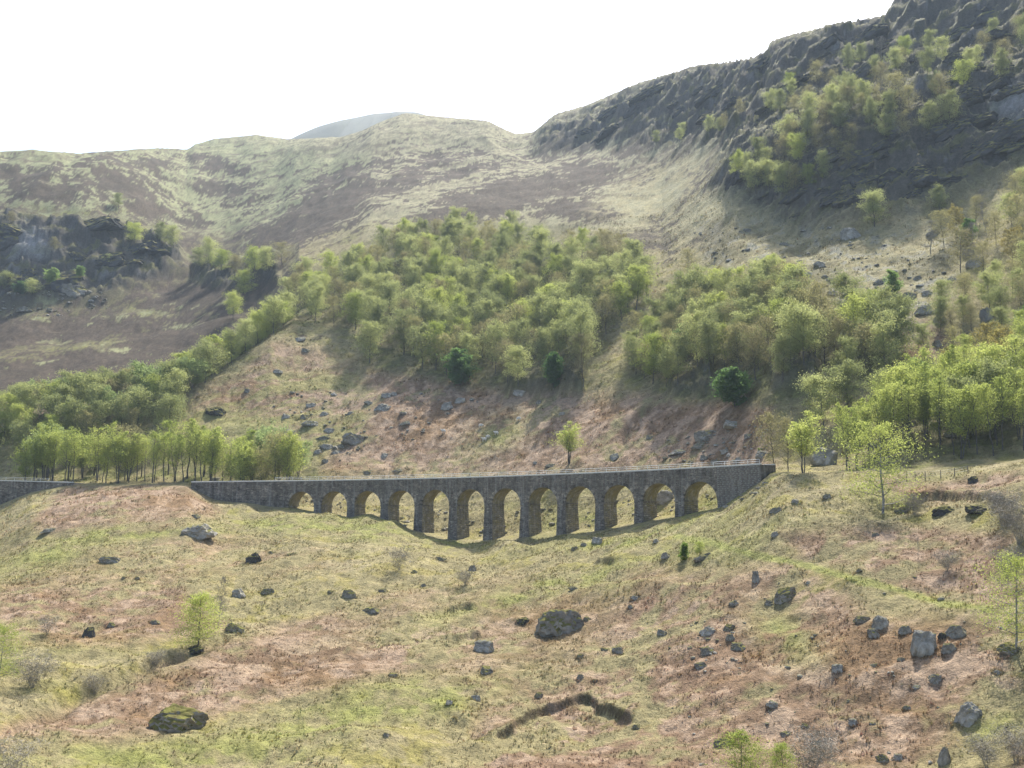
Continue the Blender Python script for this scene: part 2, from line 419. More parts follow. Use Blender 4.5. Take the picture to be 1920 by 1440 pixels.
# relief: hummocks, moor swells, crags
far = smooth(300, 700, GD)
near_line = np.exp(-((GD - S[:, None] - 1.5) / 7.0) ** 2)
calm = 1 - 0.85 * near_line
calm *= smooth(60, 95, GD)
hum = 2.0 * noise(GX / 34, GY / 34, 1) + 1.15 * noise(GX / 12, GY / 12, 2) + 0.62 * noise(GX / 5, GY / 5, 3) + 0.38 * noise(GX / 2.2, GY / 2.2, 4) + 0.20 * noise(GX / 1.0, GY / 1.0, 9)
moor = 7.0 * noise(GX / 110, GY / 110, 5) + 4.0 * noise(GX / 45, GY / 45, 6) + 1.8 * noise(GX / 17, GY / 17, 7) + 0.9 * noise(GX / 7, GY / 7, 8)
moor = moor + 7.0 * (0.25 - np.abs(noise(GX / 40 + 0.6 * noise(GX / 60, GY / 60, 42), GY / 170, 41))) + 3.0 * (0.25 - np.abs(noise(GX / 17, GY / 70, 43)))
keep_sky = 1 - 0.8 * np.exp(-((GD - SKY_D[:, None]) / (0.06 * SKY_D[:, None])) ** 2)
crag = poly_mask(U0, V0, [(1340, 350), (1440, 400), (1500, 430), (1640, 410), (1750, 380), (1930, 310), (2600, 100), (2600, -400), (1660, -200), (1430, 60), (1200, 140), (1010, 225), (1010, 260), (1240, 270), (1360, 260)], 34)
crag = np.maximum(crag, poly_mask(U0, V0, [(-700, 380), (0, 400), (200, 415), (330, 440), (350, 500), (200, 555), (0, 570), (-700, 580)], 15))
crag = np.maximum(crag, 0.9 * poly_mask(U0, V0, [(360, 490), (520, 490), (520, 530), (440, 550), (370, 530)], 10))
crag = np.maximum(crag, 0.8 * poly_mask(U0, V0, [(1000, 480), (1080, 490), (1060, 530), (1010, 530)], 10))
crag = np.maximum(crag, 0.6 * poly_mask(U0, V0, [(1250, 690), (1330, 680), (1340, 730), (1260, 740)], 8) + 0.6 * poly_mask(U0, V0, [(1440, 690), (1540, 690), (1530, 735), (1450, 735)], 8) + 0.6 * poly_mask(U0, V0, [(950, 715), (1100, 705), (1090, 735), (960, 740)], 8))
ridged = lambda s, k: 1 - 2.2 * np.abs(noise(GX / s + 0.35 * noise(GX / s / .4, GY / s / .4, k + 1), GY / s, k))
cr = 8.0 * ridged(44, 21) + 4.6 * ridged(17, 23) + 2.3 * ridged(7, 25) + 0.9 * ridged(2.8, 27)
cr = 0.7 * cr + 6.5 * cells(GX / 13, GY / 9, 1) + 3.6 * cells(GX / 6, GY / 4, 2) + 1.7 * cells(GX / 2.8, GY / 2.2, 3)
strata = (GZ - 0.22 * GX) * 0.095 + 1.1 * noise(GX / 50, GY / 50, 31) + 0.35 * noise(GX / 11, GY / 11, 33)
sfr = strata - np.floor(strata)
cr = cr + 2.2 * (smooth(0.25, 0.75, strata - np.floor(strata)) - (strata - np.floor(strata))) * 2
DZ = calm * hum * (1 - 0.5 * far) + far * moor * 0.8 * keep_sky + crag * cr * 0.8 * (0.35 + 0.65 * keep_sky)
DZ *= np.where(GD < 60, 0.0, 1.0)
for b_ in ((612, 978, 22, 8, 1.5), (690, 980, 30, 9, 1.8), (738, 990, 22, 8, 1.4), (940, 1026, 34, 9, 1.6), (455, 952, 22, 7, 1.4), (1180, 1110, 160, 16, 1.2), (520, 1400, 300, 26, 2.0), (130, 1270, 120, 14, 1.2)):
    DZ = DZ + b_[4] * np.exp(-(((U0 - b_[0]) / b_[2]) ** 2 + ((V0 - b_[1]) / b_[3]) ** 2)) * (GD < 290)
GZ = GZ + DZ

# bring the skyline back to its own height after the swells were added
ex = np.max(np.where(GD > CLIFF_D[:, None], GZ / GD, -9), axis=1) - SKY_T
ex = np.convolve(np.pad(ex, 2, mode='edge'), np.ones(5) / 5, 'valid')
GZ = GZ - ex[:, None] * GD * smooth(0, 1, (GD - CLIFF_D[:, None]) / np.maximum(SKY_D - CLIFF_D, 1)[:, None])

def cut(poly, prof):
    """poly: picture polyline laid on the ground; prof(signed distance beyond the line, distance along fade)"""
    global GZ
    P = [(pixel_ground(u, v)) for u, v in poly]
    P = np.array([(p[0], p[1]) for p in P])
    xmin, ymin = P.min(0) - 25; xmax, ymax = P.max(0) + 25
    sel = (GX > xmin) & (GX < xmax) & (GY > ymin) & (GY < ymax)
    x, y = GX[sel], GY[sel]
    x = x + 0.8 * noise(x / 2.6, y / 2.6, 51); y = y + 0.8 * noise(x / 2.6, y / 2.6, 52)
    best = np.full(x.shape, 1e9); sgn = np.zeros(x.shape); al = np.zeros(x.shape)
    L = np.r_[0, np.cumsum(np.hypot(*np.diff(P, axis=0).T))]
    for i in range(len(P) - 1):
        e = P[i + 1] - P[i]; t = np.clip(((x - P[i][0]) * e[0] + (y - P[i][1]) * e[1]) / (e @ e), 0, 1)
        d = np.hypot(x - P[i][0] - t * e[0], y - P[i][1] - t * e[1])
        k = d < best
        best = np.where(k, d, best)
        sgn = np.where(k, np.sign(e[0] * (y - P[i][1]) - e[1] * (x - P[i][0])), sgn)
        al = np.where(k, (L[i] + t * (L[i + 1] - L[i])) / L[-1], al)
    o_ = np.argsort(np.arctan2(P[:, 0], P[:, 1])); sgn = np.where(np.hypot(x, y) > np.interp(np.arctan2(x, y), np.arctan2(P[:, 0], P[:, 1])[o_], np.hypot(P[:, 0], P[:, 1])[o_]), 1.0, -1.0)
    fade = smooth(0, 0.12, al) * smooth(0, 0.12, 1 - al)
    GZ[sel] += prof(best * sgn) * fade

def height(x, y):
    a = math.atan2(x, y); D = math.hypot(x, y)
    i = int(np.clip(np.searchsorted(azd, a) - 1, 0, NC - 2)); f = (a - azd[i]) / (azd[i + 1] - azd[i]); f = min(max(f, 0), 1)
    return (1 - f) * np.interp(D, GD[i], GZ[i]) + f * np.interp(D, GD[i + 1], GZ[i + 1])
def pixel_ground(u, v, dmin=72.0):
    a, t = rays(u, v); a = float(a); t = float(t)
    i = int(np.clip(np.searchsorted(azd, a), 0, NC - 1))
    d, z = GD[i], GZ[i]
    hit = np.nonzero((d > dmin) & (z / d >= t))[0]
    D = d[hit[0]] if len(hit) else SKY_D[i]
    if len(hit) and hit[0] > 0:
        k = hit[0]; t0, t1 = z[k - 1] / d[k - 1], z[k] / d[k]
        D = d[k - 1] + (d[k] - d[k - 1]) * np.clip((t - t0) / max(t1 - t0, 1e-9), 0, 1)
    x, y = D * math.sin(a), D * math.cos(a)
    return x, y, float(height(x, y)), D

bank = lambda h, back: (lambda s: np.where(s > 0, h * np.exp(-s / back) * smooth(-0.05, 0.38, s), 0.0) - 0.12 * np.exp(-((s + 0.4) / 0.5) ** 2))
trench = lambda h, w: (lambda s: -h * np.exp(-(s / w) ** 2))
cut([(918, 1392), (960, 1372), (1000, 1346), (1040, 1335), (1098, 1318), (1120, 1335), (1160, 1350), (1200, 1362)], bank(0.95, 9.0))       # peat bank
cut([(-20, 1392), (60, 1350), (120, 1318), (170, 1288), (230, 1262), (300, 1240), (380, 1212), (440, 1188)], trench(1.5, 1.3))            # burn
cut([(1690, 938), (1760, 934), (1840, 938), (1900, 950)], bank(1.1, 8.0))                                                                  # broken bank
cut([(1640, 955), (1690, 952), (1730, 948)], bank(.6, 5.0))
cut([(1110, 1057), (1130, 1054), (1155, 1058)], bank(.8, 4.0)); cut([(845, 1146), (865, 1141), (885, 1142)], bank(.7, 4.0)); cut([(860, 1203), (880, 1196), (905, 1192)], bank(.7, 4.0))
cut([(1140, 868), (1160, 845), (1172, 815), (1185, 790), (1215, 765), (1240, 750)], trench(1.3, 1.2))                                      # gully on the bracken slope
U0, V0 = to_pixel(GX, GY, GZ)

# ------------------------------------------------------------------ ground colour: plants and bare rock where they grow
wu = U0 + (18 * fbm(GX / 14, GY / 14, 3, 61)) * np.clip(250 / GD, 0.3, 2); wv = V0 + (12 * fbm(GX / 14, GY / 14, 3, 71)) * np.clip(250 / GD, 0.3, 2)
n_a = fbm(GX / 22, GY / 22, 5, 81, 0.6); n_b = fbm(GX / 6, GY / 6, 5, 91, 0.65); n_c = fbm(GX / 60, GY / 60, 4, 101, 0.6); n_d = fbm(GX / 2.2, GY / 2.2, 3, 111, 0.6)
# streaks that follow the slope
n_s = fbm((GX * 0.9 + GY * 0.42) / 26, (GY * 0.9 - GX * 0.42) / 6, 4, 121, 0.6)
tan = np.array([0.250, 0.216, 0.108]); straw = np.array([0.34, 0.285, 0.17]); green = np.array([0.175, 0.172, 0.058]); lime = np.array([0.205, 0.215, 0.062])
rust = np.array([0.195, 0.128, 0.080]); pink = np.array([0.290, 0.215, 0.150]); orange = np.array([0.24, 0.14, 0.045]); heath = np.array([0.056, 0.042, 0.030])
moorg = np.array([0.29, 0.275, 0.165]); rockc = np.array([0.080, 0.073, 0.060]); rockl = np.array([0.24, 0.24, 0.235]); wood = np.array([0.075, 0.08, 0.03]); moss = np.array([0.19, 0.17, 0.03])
C = np.empty(GX.shape + (3,)); C[:] = tan
def put(mask, col, amt=1.0):
    global C
    k = np.clip(mask * amt, 0, 1)[..., None]; C = C * (1 - k) + np.asarray(col) * k
put(smooth(-0.05, 0.35, n_a + 0.4 * n_b), green, 0.52)
put(smooth(0.15, 0.55, n_s + 0.3 * n_b), straw, 0.5)
put(smooth(0.15, 0.5, n_b - 0.5 * n_a), moss, 0.5)
def br(mask, bias=0.0):
    n = n_a * 0.8 + n_b * 0.7 + n_s * 0.4
    put(mask * smooth(-0.35, 0.15, n + bias), rust, 0.95); put(mask * smooth(0.0, 0.45, n_b + n_d * 0.6 + 0.3 * n_c + bias * 0.5), pink, 0.8)
    put(mask * smooth(0.2, 0.55, n_a - 0.3 * n_b), orange, 0.25)
# bracken
br(poly_mask(wu, wv, [(330, 760), (520, 640), (690, 690), (880, 720), (1130, 740), (1450, 760), (1450, 880), (1300, 880), (1000, 890), (600, 895), (620, 830), (500, 780), (420, 770)], 25), 0.25)
put(poly_mask(wu, wv, [(330, 770), (480, 690), (680, 690), (700, 740), (690, 830), (600, 850), (520, 810), (400, 800)], 25) * smooth(-0.25, 0.15, n_s + 0.4 * n_b), green * 1.15, 0.75)
br(poly_mask(wu, wv, [(-40, 1400), (180, 1300), (420, 1210), (620, 1150), (860, 1170), (760, 1260), (560, 1300), (420, 1340), (200, 1390)], 25), 0.25)
br(poly_mask(wu, wv, [(120, 910), (350, 910), (420, 960), (330, 980), (180, 990), (60, 985)], 12), 0.15)
br(poly_mask(wu, wv, [(0, 1100), (330, 1090), (420, 1180), (250, 1210), (0, 1190)], 25), 0.0)
br(poly_mask(wu, wv, [(930, 1400), (1050, 1340), (1210, 1380), (1230, 1460), (900, 1460)], 20), 0.2)
br(poly_mask(wu, wv, [(1190, 1080), (1480, 1060), (1640, 1150), (1900, 1180), (1960, 1460), (1240, 1460), (1100, 1330), (1160, 1200)], 40), 0.1)
br(poly_mask(wu, wv, [(1460, 1000), (1650, 985), (1900, 1000), (1920, 1150), (1780, 1120), (1620, 1075), (1500, 1045)], 20), 0.2)
br(poly_mask(wu, wv, [(1640, 900), (1920, 890), (1920, 930), (1700, 930)], 15), 0.1)
br(poly_mask(wu, wv, [(1560, 600), (1700, 560), (1800, 640), (1720, 680), (1640, 660)], 20), 0.2)
br(poly_mask(wu, wv, [(-60, 750), (120, 745), (130, 780), (-60, 790)], 15), 0.4)
br(poly_mask(wu, wv, [(700, 1120), (960, 1090), (1230, 1120), (1400, 1240), (1300, 1460), (820, 1460), (900, 1300), (760, 1220)], 60) * 0.8, 0.05)
br(poly_mask(wu, wv, [(0, 1000), (180, 960), (330, 990), (520, 1010), (640, 1070), (420, 1090), (0, 1090)], 40) * 0.6, -0.15)
# sheep-bitten green
for b_ in [(560, 985, 130, 14, 6), (700, 990, 70, 16, 8), (850, 1018, 60, 10, 0), (1010, 1110, 320, 24, -14), (700, 1330, 330, 34, -14), (300, 1420, 260, 26, 0), (90, 1040, 130, 30, -15), (250, 1000, 200, 10, -3),
           (1200, 1000, 120, 12, -14), (1120, 970, 100, 10, -8), (1330, 950, 60, 14, -20), (1850, 1370, 90, 40, -20), (1470, 1190, 70, 40, 30), (930, 815, 60, 30, -20), (1420, 890, 40, 10, 0), (350, 885, 250, 14, 0)]:
    put(blob(wu, wv, *b_) * smooth(-0.5, 0.2, n_b), lime, 0.85)
# grassed track across the right-hand slope
tp = np.array([(1270, 1006), (1340, 1020), (1420, 1042), (1500, 1058), (1600, 1085), (1690, 1108), (1770, 1132), (1850, 1140)], float)
tdist = np.full(U0.shape, 1e9)
for i in range(len(tp) - 1):
    e = tp[i + 1] - tp[i]; t = np.clip(((U0 - tp[i][0]) * e[0] + (V0 - tp[i][1]) * e[1]) / (e @ e), 0, 1)
    tdist = np.minimum(tdist, np.hypot(U0 - tp[i][0] - t * e[0], (V0 - tp[i][1] - t * e[1]) * 1.6))
put(smooth(16, 5, tdist + 9 * n_b), lime * 1.1, 0.8)
# the high moor: bleached grass and heather
put(smooth(470, 380, wv + 40 * n_a) * smooth(330, 420, GD), moorg, 0.9)
put(poly_mask(wu, wv, [(-700, 290), (-700, 760), (330, 730), (440, 690), (460, 560), (560, 440), (700, 300), (400, 240)], 30), moorg * np.array([0.85, 0.95, 0.8]), 0.8)
put(poly_mask(wu, wv, [(-700, 370), (0, 385), (250, 410), (380, 440), (560, 430), (540, 490), (440, 590), (420, 690), (330, 745), (-700, 770)], 25) * smooth(-0.45, 0.05, n_a + 0.5 * n_b + 0.3), (0.115, 0.098, 0.050), 0.9)
for b_ in ((150, 590, 260, 10, -6), (60, 665, 200, 9, -10), (330, 575, 110, 10, -14), (150, 400, 120, 12, 0), (20, 700, 90, 8, -8)):
    put(blob(wu, wv, *b_) * smooth(-0.25, 0.15, n_b), lime * 0.95, 0.9)
hp = np.zeros(U0.shape)
for b_ in [(60, 620, 330, 34, -4, .9), (330, 650, 150, 60, -15, 1.0), (130, 690, 260, 34, -8, .9), (60, 480, 260, 90, 0, .75), (230, 340, 90, 60, 30, .75), (40, 330, 120, 26, 0, .7), (290, 400, 120, 30, 20, .75),
           (410, 310, 90, 18, 15, .75), (600, 400, 150, 42, -25, 1.0), (720, 350, 140, 26, -20, .8), (520, 440, 90, 30, -20, .9), (950, 370, 160, 36, -12, 1.0), (1080, 335, 110, 36, -18, .9), (1090, 395, 130, 26, 10, .8),
           (830, 295, 100, 14, -5, .6), (1180, 280, 110, 26, -25, .6), (1050, 260, 90, 26, -25, .7), (1230, 440, 60, 60, 40, .7), (1290, 330, 60, 50, -30, .5), (700, 240, 60, 12, -30, .3), (1260, 190, 260, 50, -22, .7), (1600, 90, 260, 60, -15, .6), (470, 560, 110, 60, -40, .9), (60, 350, 150, 40, 0, .6), (250, 310, 120, 20, 0, .6), (420, 360, 110, 30, 15, .6), (640, 330, 110, 22, -20, .7), (880, 320, 120, 16, -12, .6), (1190, 330, 90, 40, -20, .6), (1150, 230, 200, 40, -22, .8), (1330, 210, 110, 60, -20, .8), (1300, 450, 80, 40, 30, .5), (1330, 330, 60, 40, -20, .8), (1250, 300, 90, 30, -20, .6), (180, 480, 260, 60, 0, .8), (350, 560, 120, 40, -10, .8)]:
    hp = np.maximum(hp, b_[5] * blob(wu, wv, *b_[:5]))
put(smooth(0.30, 0.44, hp + 0.50 * n_a + 0.50 * n_b + 0.18 * n_d) * smooth(300, 360, GD), heath, 0.95)
put(smooth(0.04, 0.22, n_b * 0.8 + n_d * 0.5 + 0.25 * n_c) * smooth(360, 480, GD), heath * 1.4, 0.55)
put(smooth(0.1, 0.35, n_s - 0.3 * n_a) * smooth(420, 600, GD), heath * 1.6, 0.5)
# pale scree grass below the cliff
put(poly_mask(wu, wv, [(1230, 290), (1400, 270), (1370, 340), (1440, 400), (1500, 430), (1640, 420), (1750, 400), (1800, 520), (1700, 640), (1520, 560), (1300, 480), (1180, 420), (1100, 400)], 30) * smooth(-0.3, 0.2, n_b + 0.3 * n_s), moorg * np.array([1.0, 0.95, 0.85]), 0.8)
put(poly_mask(wu, wv, [(1300, 400), (1640, 430), (1800, 400), (1800, 560), (1650, 680), (1500, 540), (1330, 500)], 30) * smooth(0.16, 0.36, n_b + 0.5 * n_d), rockl * 0.7, 0.55)
put(poly_mask(wu, wv, [(1300, 400), (1640, 430), (1800, 400), (1800, 560), (1650, 680), (1500, 540), (1330, 500)], 40) * smooth(-0.1, 0.3, n_a - 0.4 * n_b), (0.13, 0.115, 0.055), 0.7)
# floor of the woods
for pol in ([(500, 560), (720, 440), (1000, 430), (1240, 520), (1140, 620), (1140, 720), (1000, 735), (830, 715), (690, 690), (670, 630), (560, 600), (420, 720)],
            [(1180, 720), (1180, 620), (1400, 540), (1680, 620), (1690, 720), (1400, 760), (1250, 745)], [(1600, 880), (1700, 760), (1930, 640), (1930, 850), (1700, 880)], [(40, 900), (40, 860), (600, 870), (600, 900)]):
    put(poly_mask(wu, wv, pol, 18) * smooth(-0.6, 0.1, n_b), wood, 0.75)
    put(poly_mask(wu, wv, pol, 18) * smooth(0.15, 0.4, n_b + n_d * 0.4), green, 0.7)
# rock where the crags are steep
gz_s = np.abs(np.gradient(GZ, axis=1)) / np.maximum(np.gradient(GD, axis=1), 1e-3)
put(crag * smooth(-0.3, 0.1, n_b + 0.2), (0.062, 0.060, 0.040), 0.8)
put(crag * smooth(0.8, 1.4, gz_s), rockc, 0.95)
put(crag * smooth(1.0, 1.8, gz_s) * smooth(0.25, 0.5, n_a + 0.5 * n_b), rockl * .7, 0.7)
put(crag * smooth(0.62, 0.75, sfr) * smooth(-0.35, 0.1, n_b), green * 0.6, 0.75)
put(crag * smooth(0.3, 0.1, np.abs(sfr - 0.3)) * smooth(0.0, 0.4, n_a), rockc * 0.6, 0.7)
put(crag * smooth(0.75, 0.4, gz_s) * smooth(0.0, 0.3, n_b), green * 0.7, 0.7)
put(blob(U0, V0, 1895, 190, 40, 34) + 0.9 * blob(U0, V0, 55, 455, 40, 26, 20), rockl * 1.3, 0.7)
# dark peat faces of the cut banks and the burn
gz_f = np.gradient(GZ, axis=1) / np.maximum(np.gradient(GD, axis=1), 1e-3)
gz_a = np.gradient(GZ, axis=0) / (GD * np.gradient(azd)[:, None])
put(smooth(1.4, 2.2, np.hypot(np.maximum(gz_f, 0), gz_a)) * (GD < 172), (0.075, 0.056, 0.036), 0.75)
C *= (1 + 0.30 * n_d + 0.22 * n_b)[..., None]
C = np.clip(C, 0.01, 0.6)

idx = np.arange(NC * NR).reshape(NC, NR)
quads = np.stack([idx[:-1, :-1], idx[1:, :-1], idx[1:, 1:], idx[:-1, 1:]], -1).reshape(-1, 4)
gm = grid_mesh('hillside', np.stack([GX, GY, GZ], -1).reshape(-1, 3), quads, M['ground'])
color_attr(gm, C.reshape(-1, 3))
tag(link('hillside', gm), kind='structure')
def ground_color(x, y):
    a = math.atan2(x, y); i = int(np.clip(np.searchsorted(azd, a), 0, NC - 1)); j = int(np.clip(np.searchsorted(GD[i], math.hypot(x, y)), 0, NR - 1))
    return C[i, j]

# a farther, bluer top behind the dome
fu = np.linspace(380, 1000, 120)
fv = np.interp(fu, [380, 500, 530, 560, 600, 640, 700, 745, 780, 900, 1000], [340, 290, 272, 259, 247, 236, 224, 218, 222, 255, 310])
FV = []; az_, t_ = rays(fu, fv)
for k, (dD, dz) in enumerate([(-420, -190), (-200, -75), (-60, -14), (0, 0), (150, -25), (500, -260)]):
    D = 1900 + dD
    for a, t in zip(az_, t_):
        x, y = D * math.sin(a), D * math.cos(a)
        FV.append((x, y, 1900 * t + dz + 7 * float(noise(x / 70, y / 70, 3)) * (k != 3)))
FV = np.array(FV); n_ = len(fu); ii = np.arange(6 * n_).reshape(6, n_)
fm = grid_mesh('far_hill', FV, np.stack([ii[:-1, :-1], ii[:-1, 1:], ii[1:, 1:], ii[1:, :-1]], -1).reshape(-1, 4), M['ground'])
color_attr(fm, np.tile(np.array([[0.11, 0.115, 0.085]]), (len(FV), 1)) * (1 + 0.5 * fbm(FV[:, 0] / 60, FV[:, 1] / 60, 4)[:, None]))
tag(link('far_hill', fm), kind='structure')
print('terrain D', KD[:, NC // 2].round(0))

# ------------------------------------------------------------------ the viaducts
_tz = np.array([(0, 897), (130, 903), (360, 903), (540, 899), (700, 897), (900, 893), (1050, 887), (1200, 880), (1330, 874), (1445, 868)], float)
_a, _t = rays(_tz[:, 0], _tz[:, 1]); _r = 212 * np.exp(-TT * _a)
_pz = np.polyfit((212 - _r) / ST, _r * _t, 2)
_pz_left = 5.0
def top_z(s):
    return float(np.polyval(_pz, max(s, -60))) + (0.0 if s > -60 else -(s + 60) * -0.004)
def frame(s):
    r = 212 - s * ST; a = -math.log(r / 212) / TT
    p = Vector((r * math.sin(a), r * math.cos(a), 0))
    e = Vector((math.sin(a), math.cos(a), 0)) * -ST + Vector((math.cos(a), -math.sin(a), 0)) * CT     # towards the right-hand end
    nb = Vector((-e.y, e.x, 0))                                                                       # away from the viewpoint
    return p, e, nb
def Wp(s, n, z):
    p, e, nb = frame(s); q = p + nb * n; return (q.x, q.y, z)
DEP, PITCH_S, S0, PT = 4.6, 9.171, -52.858, 1.9
RX, RZ, CROWN = (PITCH_S - PT) / 2, 3.45, 2.7
s_left, s_right = -87.6, 57.2
def base_z(s, n): 
    x, y, _ = Wp(s, n, 0); return float(height(x, y))

via = link('stone_viaduct', None, loc=None)
via.location = Wp(0, DEP / 2, base_z(0, DEP / 2))
tag(via, 'long curved stone railway viaduct with twelve arches across the hillside', 'viaduct')
inv = Matrix.Translation(via.location).inverted()
VL = Vector(via.location)
def vpart(name, soup, mat, parent=via, sm=False, kind=None, origin=None):
    origin = Vector(VL) if origin is None else Vector(origin)
    me = mesh_of(name, [Vector(p) - origin for p in soup.V], soup.F, mat, sm)
    o = link(name, me, parent)
    par_o = Vector(VL) if parent is via else Vector(parent['_o'])
    o.location = origin - par_o
    if kind: o['kind'] = kind
    return o
def sheet(soup, f, us, ws, flip=False):
    b = len(soup.V)
    for u in us:
        for w in ws: soup.V.append(tuple(f(u, w)))
    k = len(ws)
    for i in range(len(us) - 1):
        for j in range(k - 1):
            q = (b + i * k + j, b + (i + 1) * k + j, b + (i + 1) * k + j + 1, b + i * k + j + 1)
            soup.F.append(q[::-1] if flip else q)
R2 = random.Random(11)
def stone_block(soup, f, s0, s1, z0, z1, proud):
    """one rough block on a wall face; f(s, out, z) gives the point 'out' metres proud of the face"""
    j = lambda a: R2.uniform(-a, a)
    g = 0.022; sa, sb, za, zb = s0 + g, s1 - g, z0 + g, z1 - g
    bev = min(0.07, (sb - sa) * .2, (zb - za) * .25)
    V = [f(sa, -0.05, za), f(sb, -0.05, za), f(sb, -0.05, zb), f(sa, -0.05, zb)]
    V += [f(sa + bev, proud + j(.025), za + bev), f(sb - bev, proud + j(.025), za + bev), f(sb - bev, proud + j(.025), zb - bev), f(sa + bev, proud + j(.025), zb - bev)]
    soup.add(V, [(4, 5, 6, 7), (0, 1, 5, 4), (1, 2, 6, 5), (2, 3, 7, 6), (3, 0, 4, 7)])
def courses(soup, f, s0, s1, z_low, z_high, clip=None, h=0.36, lmin=0.5, lmax=1.25, single=None):
    """lay courses of blocks from z_high(s) downwards until z_low(s)"""
    zc = max(z_high(s0), z_high(s1)); k = 0
    zmin = min(z_low(s0), z_low(s1), z_low((s0 + s1) / 2))
    while zc > zmin:
        hh = h * R2.uniform(0.85, 1.2); s = s0
        first = True
        while s < s1 - 0.05:
            L = R2.uniform(lmin, lmax) * (0.55 if first and k % 2 else 1.0); first = False
            e = min(s + L, s1)
            if s1 - e < 0.25: e = s1
            m = (s + e) / 2; dz = z_high(m) - max(z_high(s0), z_high(s1))
            z1, z0 = zc + dz, zc + dz - hh
            if z1 > z_low(m) - 0.1:
                keep = True; a, b = s, e
                if clip: a, b, keep = clip(a, b, (z0 + z1) / 2)
                if keep and b - a > 0.16:
                    if single is None: stone_block(soup, f, a, b, z0, z1, R2.uniform(0.03, 0.11))
                    else:
                        sp = Soup(); stone_block(sp, f, a, b, z0, z1, R2.uniform(0.03, 0.12)); single(sp)
            s = e
        zc -= hh; k += 1
front = lambda s, out, z: Wp(s, -out, z)

def batter(z, zs): return 0.035 * max(0.0, zs - z)
# piers
for k in range(11):
    sc = S0 + PITCH_S * k + PT / 2
    zs = top_z(sc) - CROWN - RZ
    zb = min(base_z(sc + ds, n) for ds in (-1.3, 0, 1.3) for n in (0, DEP)) - 0.9
    p = Soup()
    for (z0, z1) in ((zb, zs), (zs, zs + 1.15)):
        b0 = batter(z0, zs); b1 = batter(z1, zs); h = PT / 2
        p.hexa([Wp(sc - h - b0, -b0, z0), Wp(sc + h + b0, -b0, z0), Wp(sc + h + b0, DEP + b0, z0), Wp(sc - h - b0, DEP + b0, z0),
                Wp(sc - h - b1, -b1, z1), Wp(sc + h + b1, -b1, z1), Wp(sc + h + b1, DEP + b1, z1), Wp(sc - h - b1, DEP + b1, z1)])
    po = Vector(Wp(sc, DEP / 2, zb)); pr = vpart('pier', p, M['stone'], origin=po); pr['_o'] = tuple(po)
    st = Soup(); h = PT / 2
    fz = lambda s, out, z: Wp(sc + (s - sc) * (1 + batter(z, zs) / h), -out - batter(z, zs), z)
    courses(st, fz, sc - h, sc + h, lambda s: zb + 0.4, lambda s: zs + 0.6, None, 0.30, 0.42, 0.9)
    vpart('masonry', st, M['stone'], pr, kind='stuff')
    st = Soup()
    fr = lambda n, out, z: Wp(sc + h + batter(z, zs) + out, n, z)
    courses(st, fr, 0.0, DEP, lambda n: zb + 0.4, lambda n: zs, None, 0.38, 0.5, 1.15)
    fl = lambda n, out, z: Wp(sc - h - batter(z, zs) - out, DEP - n, z)
    courses(st, fl, 0.0, DEP, lambda n: zb + 0.4, lambda n: zs, None, 0.38, 0.5, 1.15)
    vpart('flank_masonry', st, M['stone_soffit_lit'], pr, kind='stuff')
    im = Soup()
    im.hexa([Wp(sc - h - .12, -.10, zs - .12), Wp(sc + h + .12, -.10, zs - .12), Wp(sc + h + .12, DEP + .1, zs - .12), Wp(sc - h - .12, DEP + .1, zs - .12),
             Wp(sc - h - .12, -.10, zs + .13), Wp(sc + h + .12, -.10, zs + .13), Wp(sc + h + .12, DEP + .1, zs + .13), Wp(sc - h - .12, DEP + .1, zs + .13)])
    vpart('impost', im, M['stone'], pr)
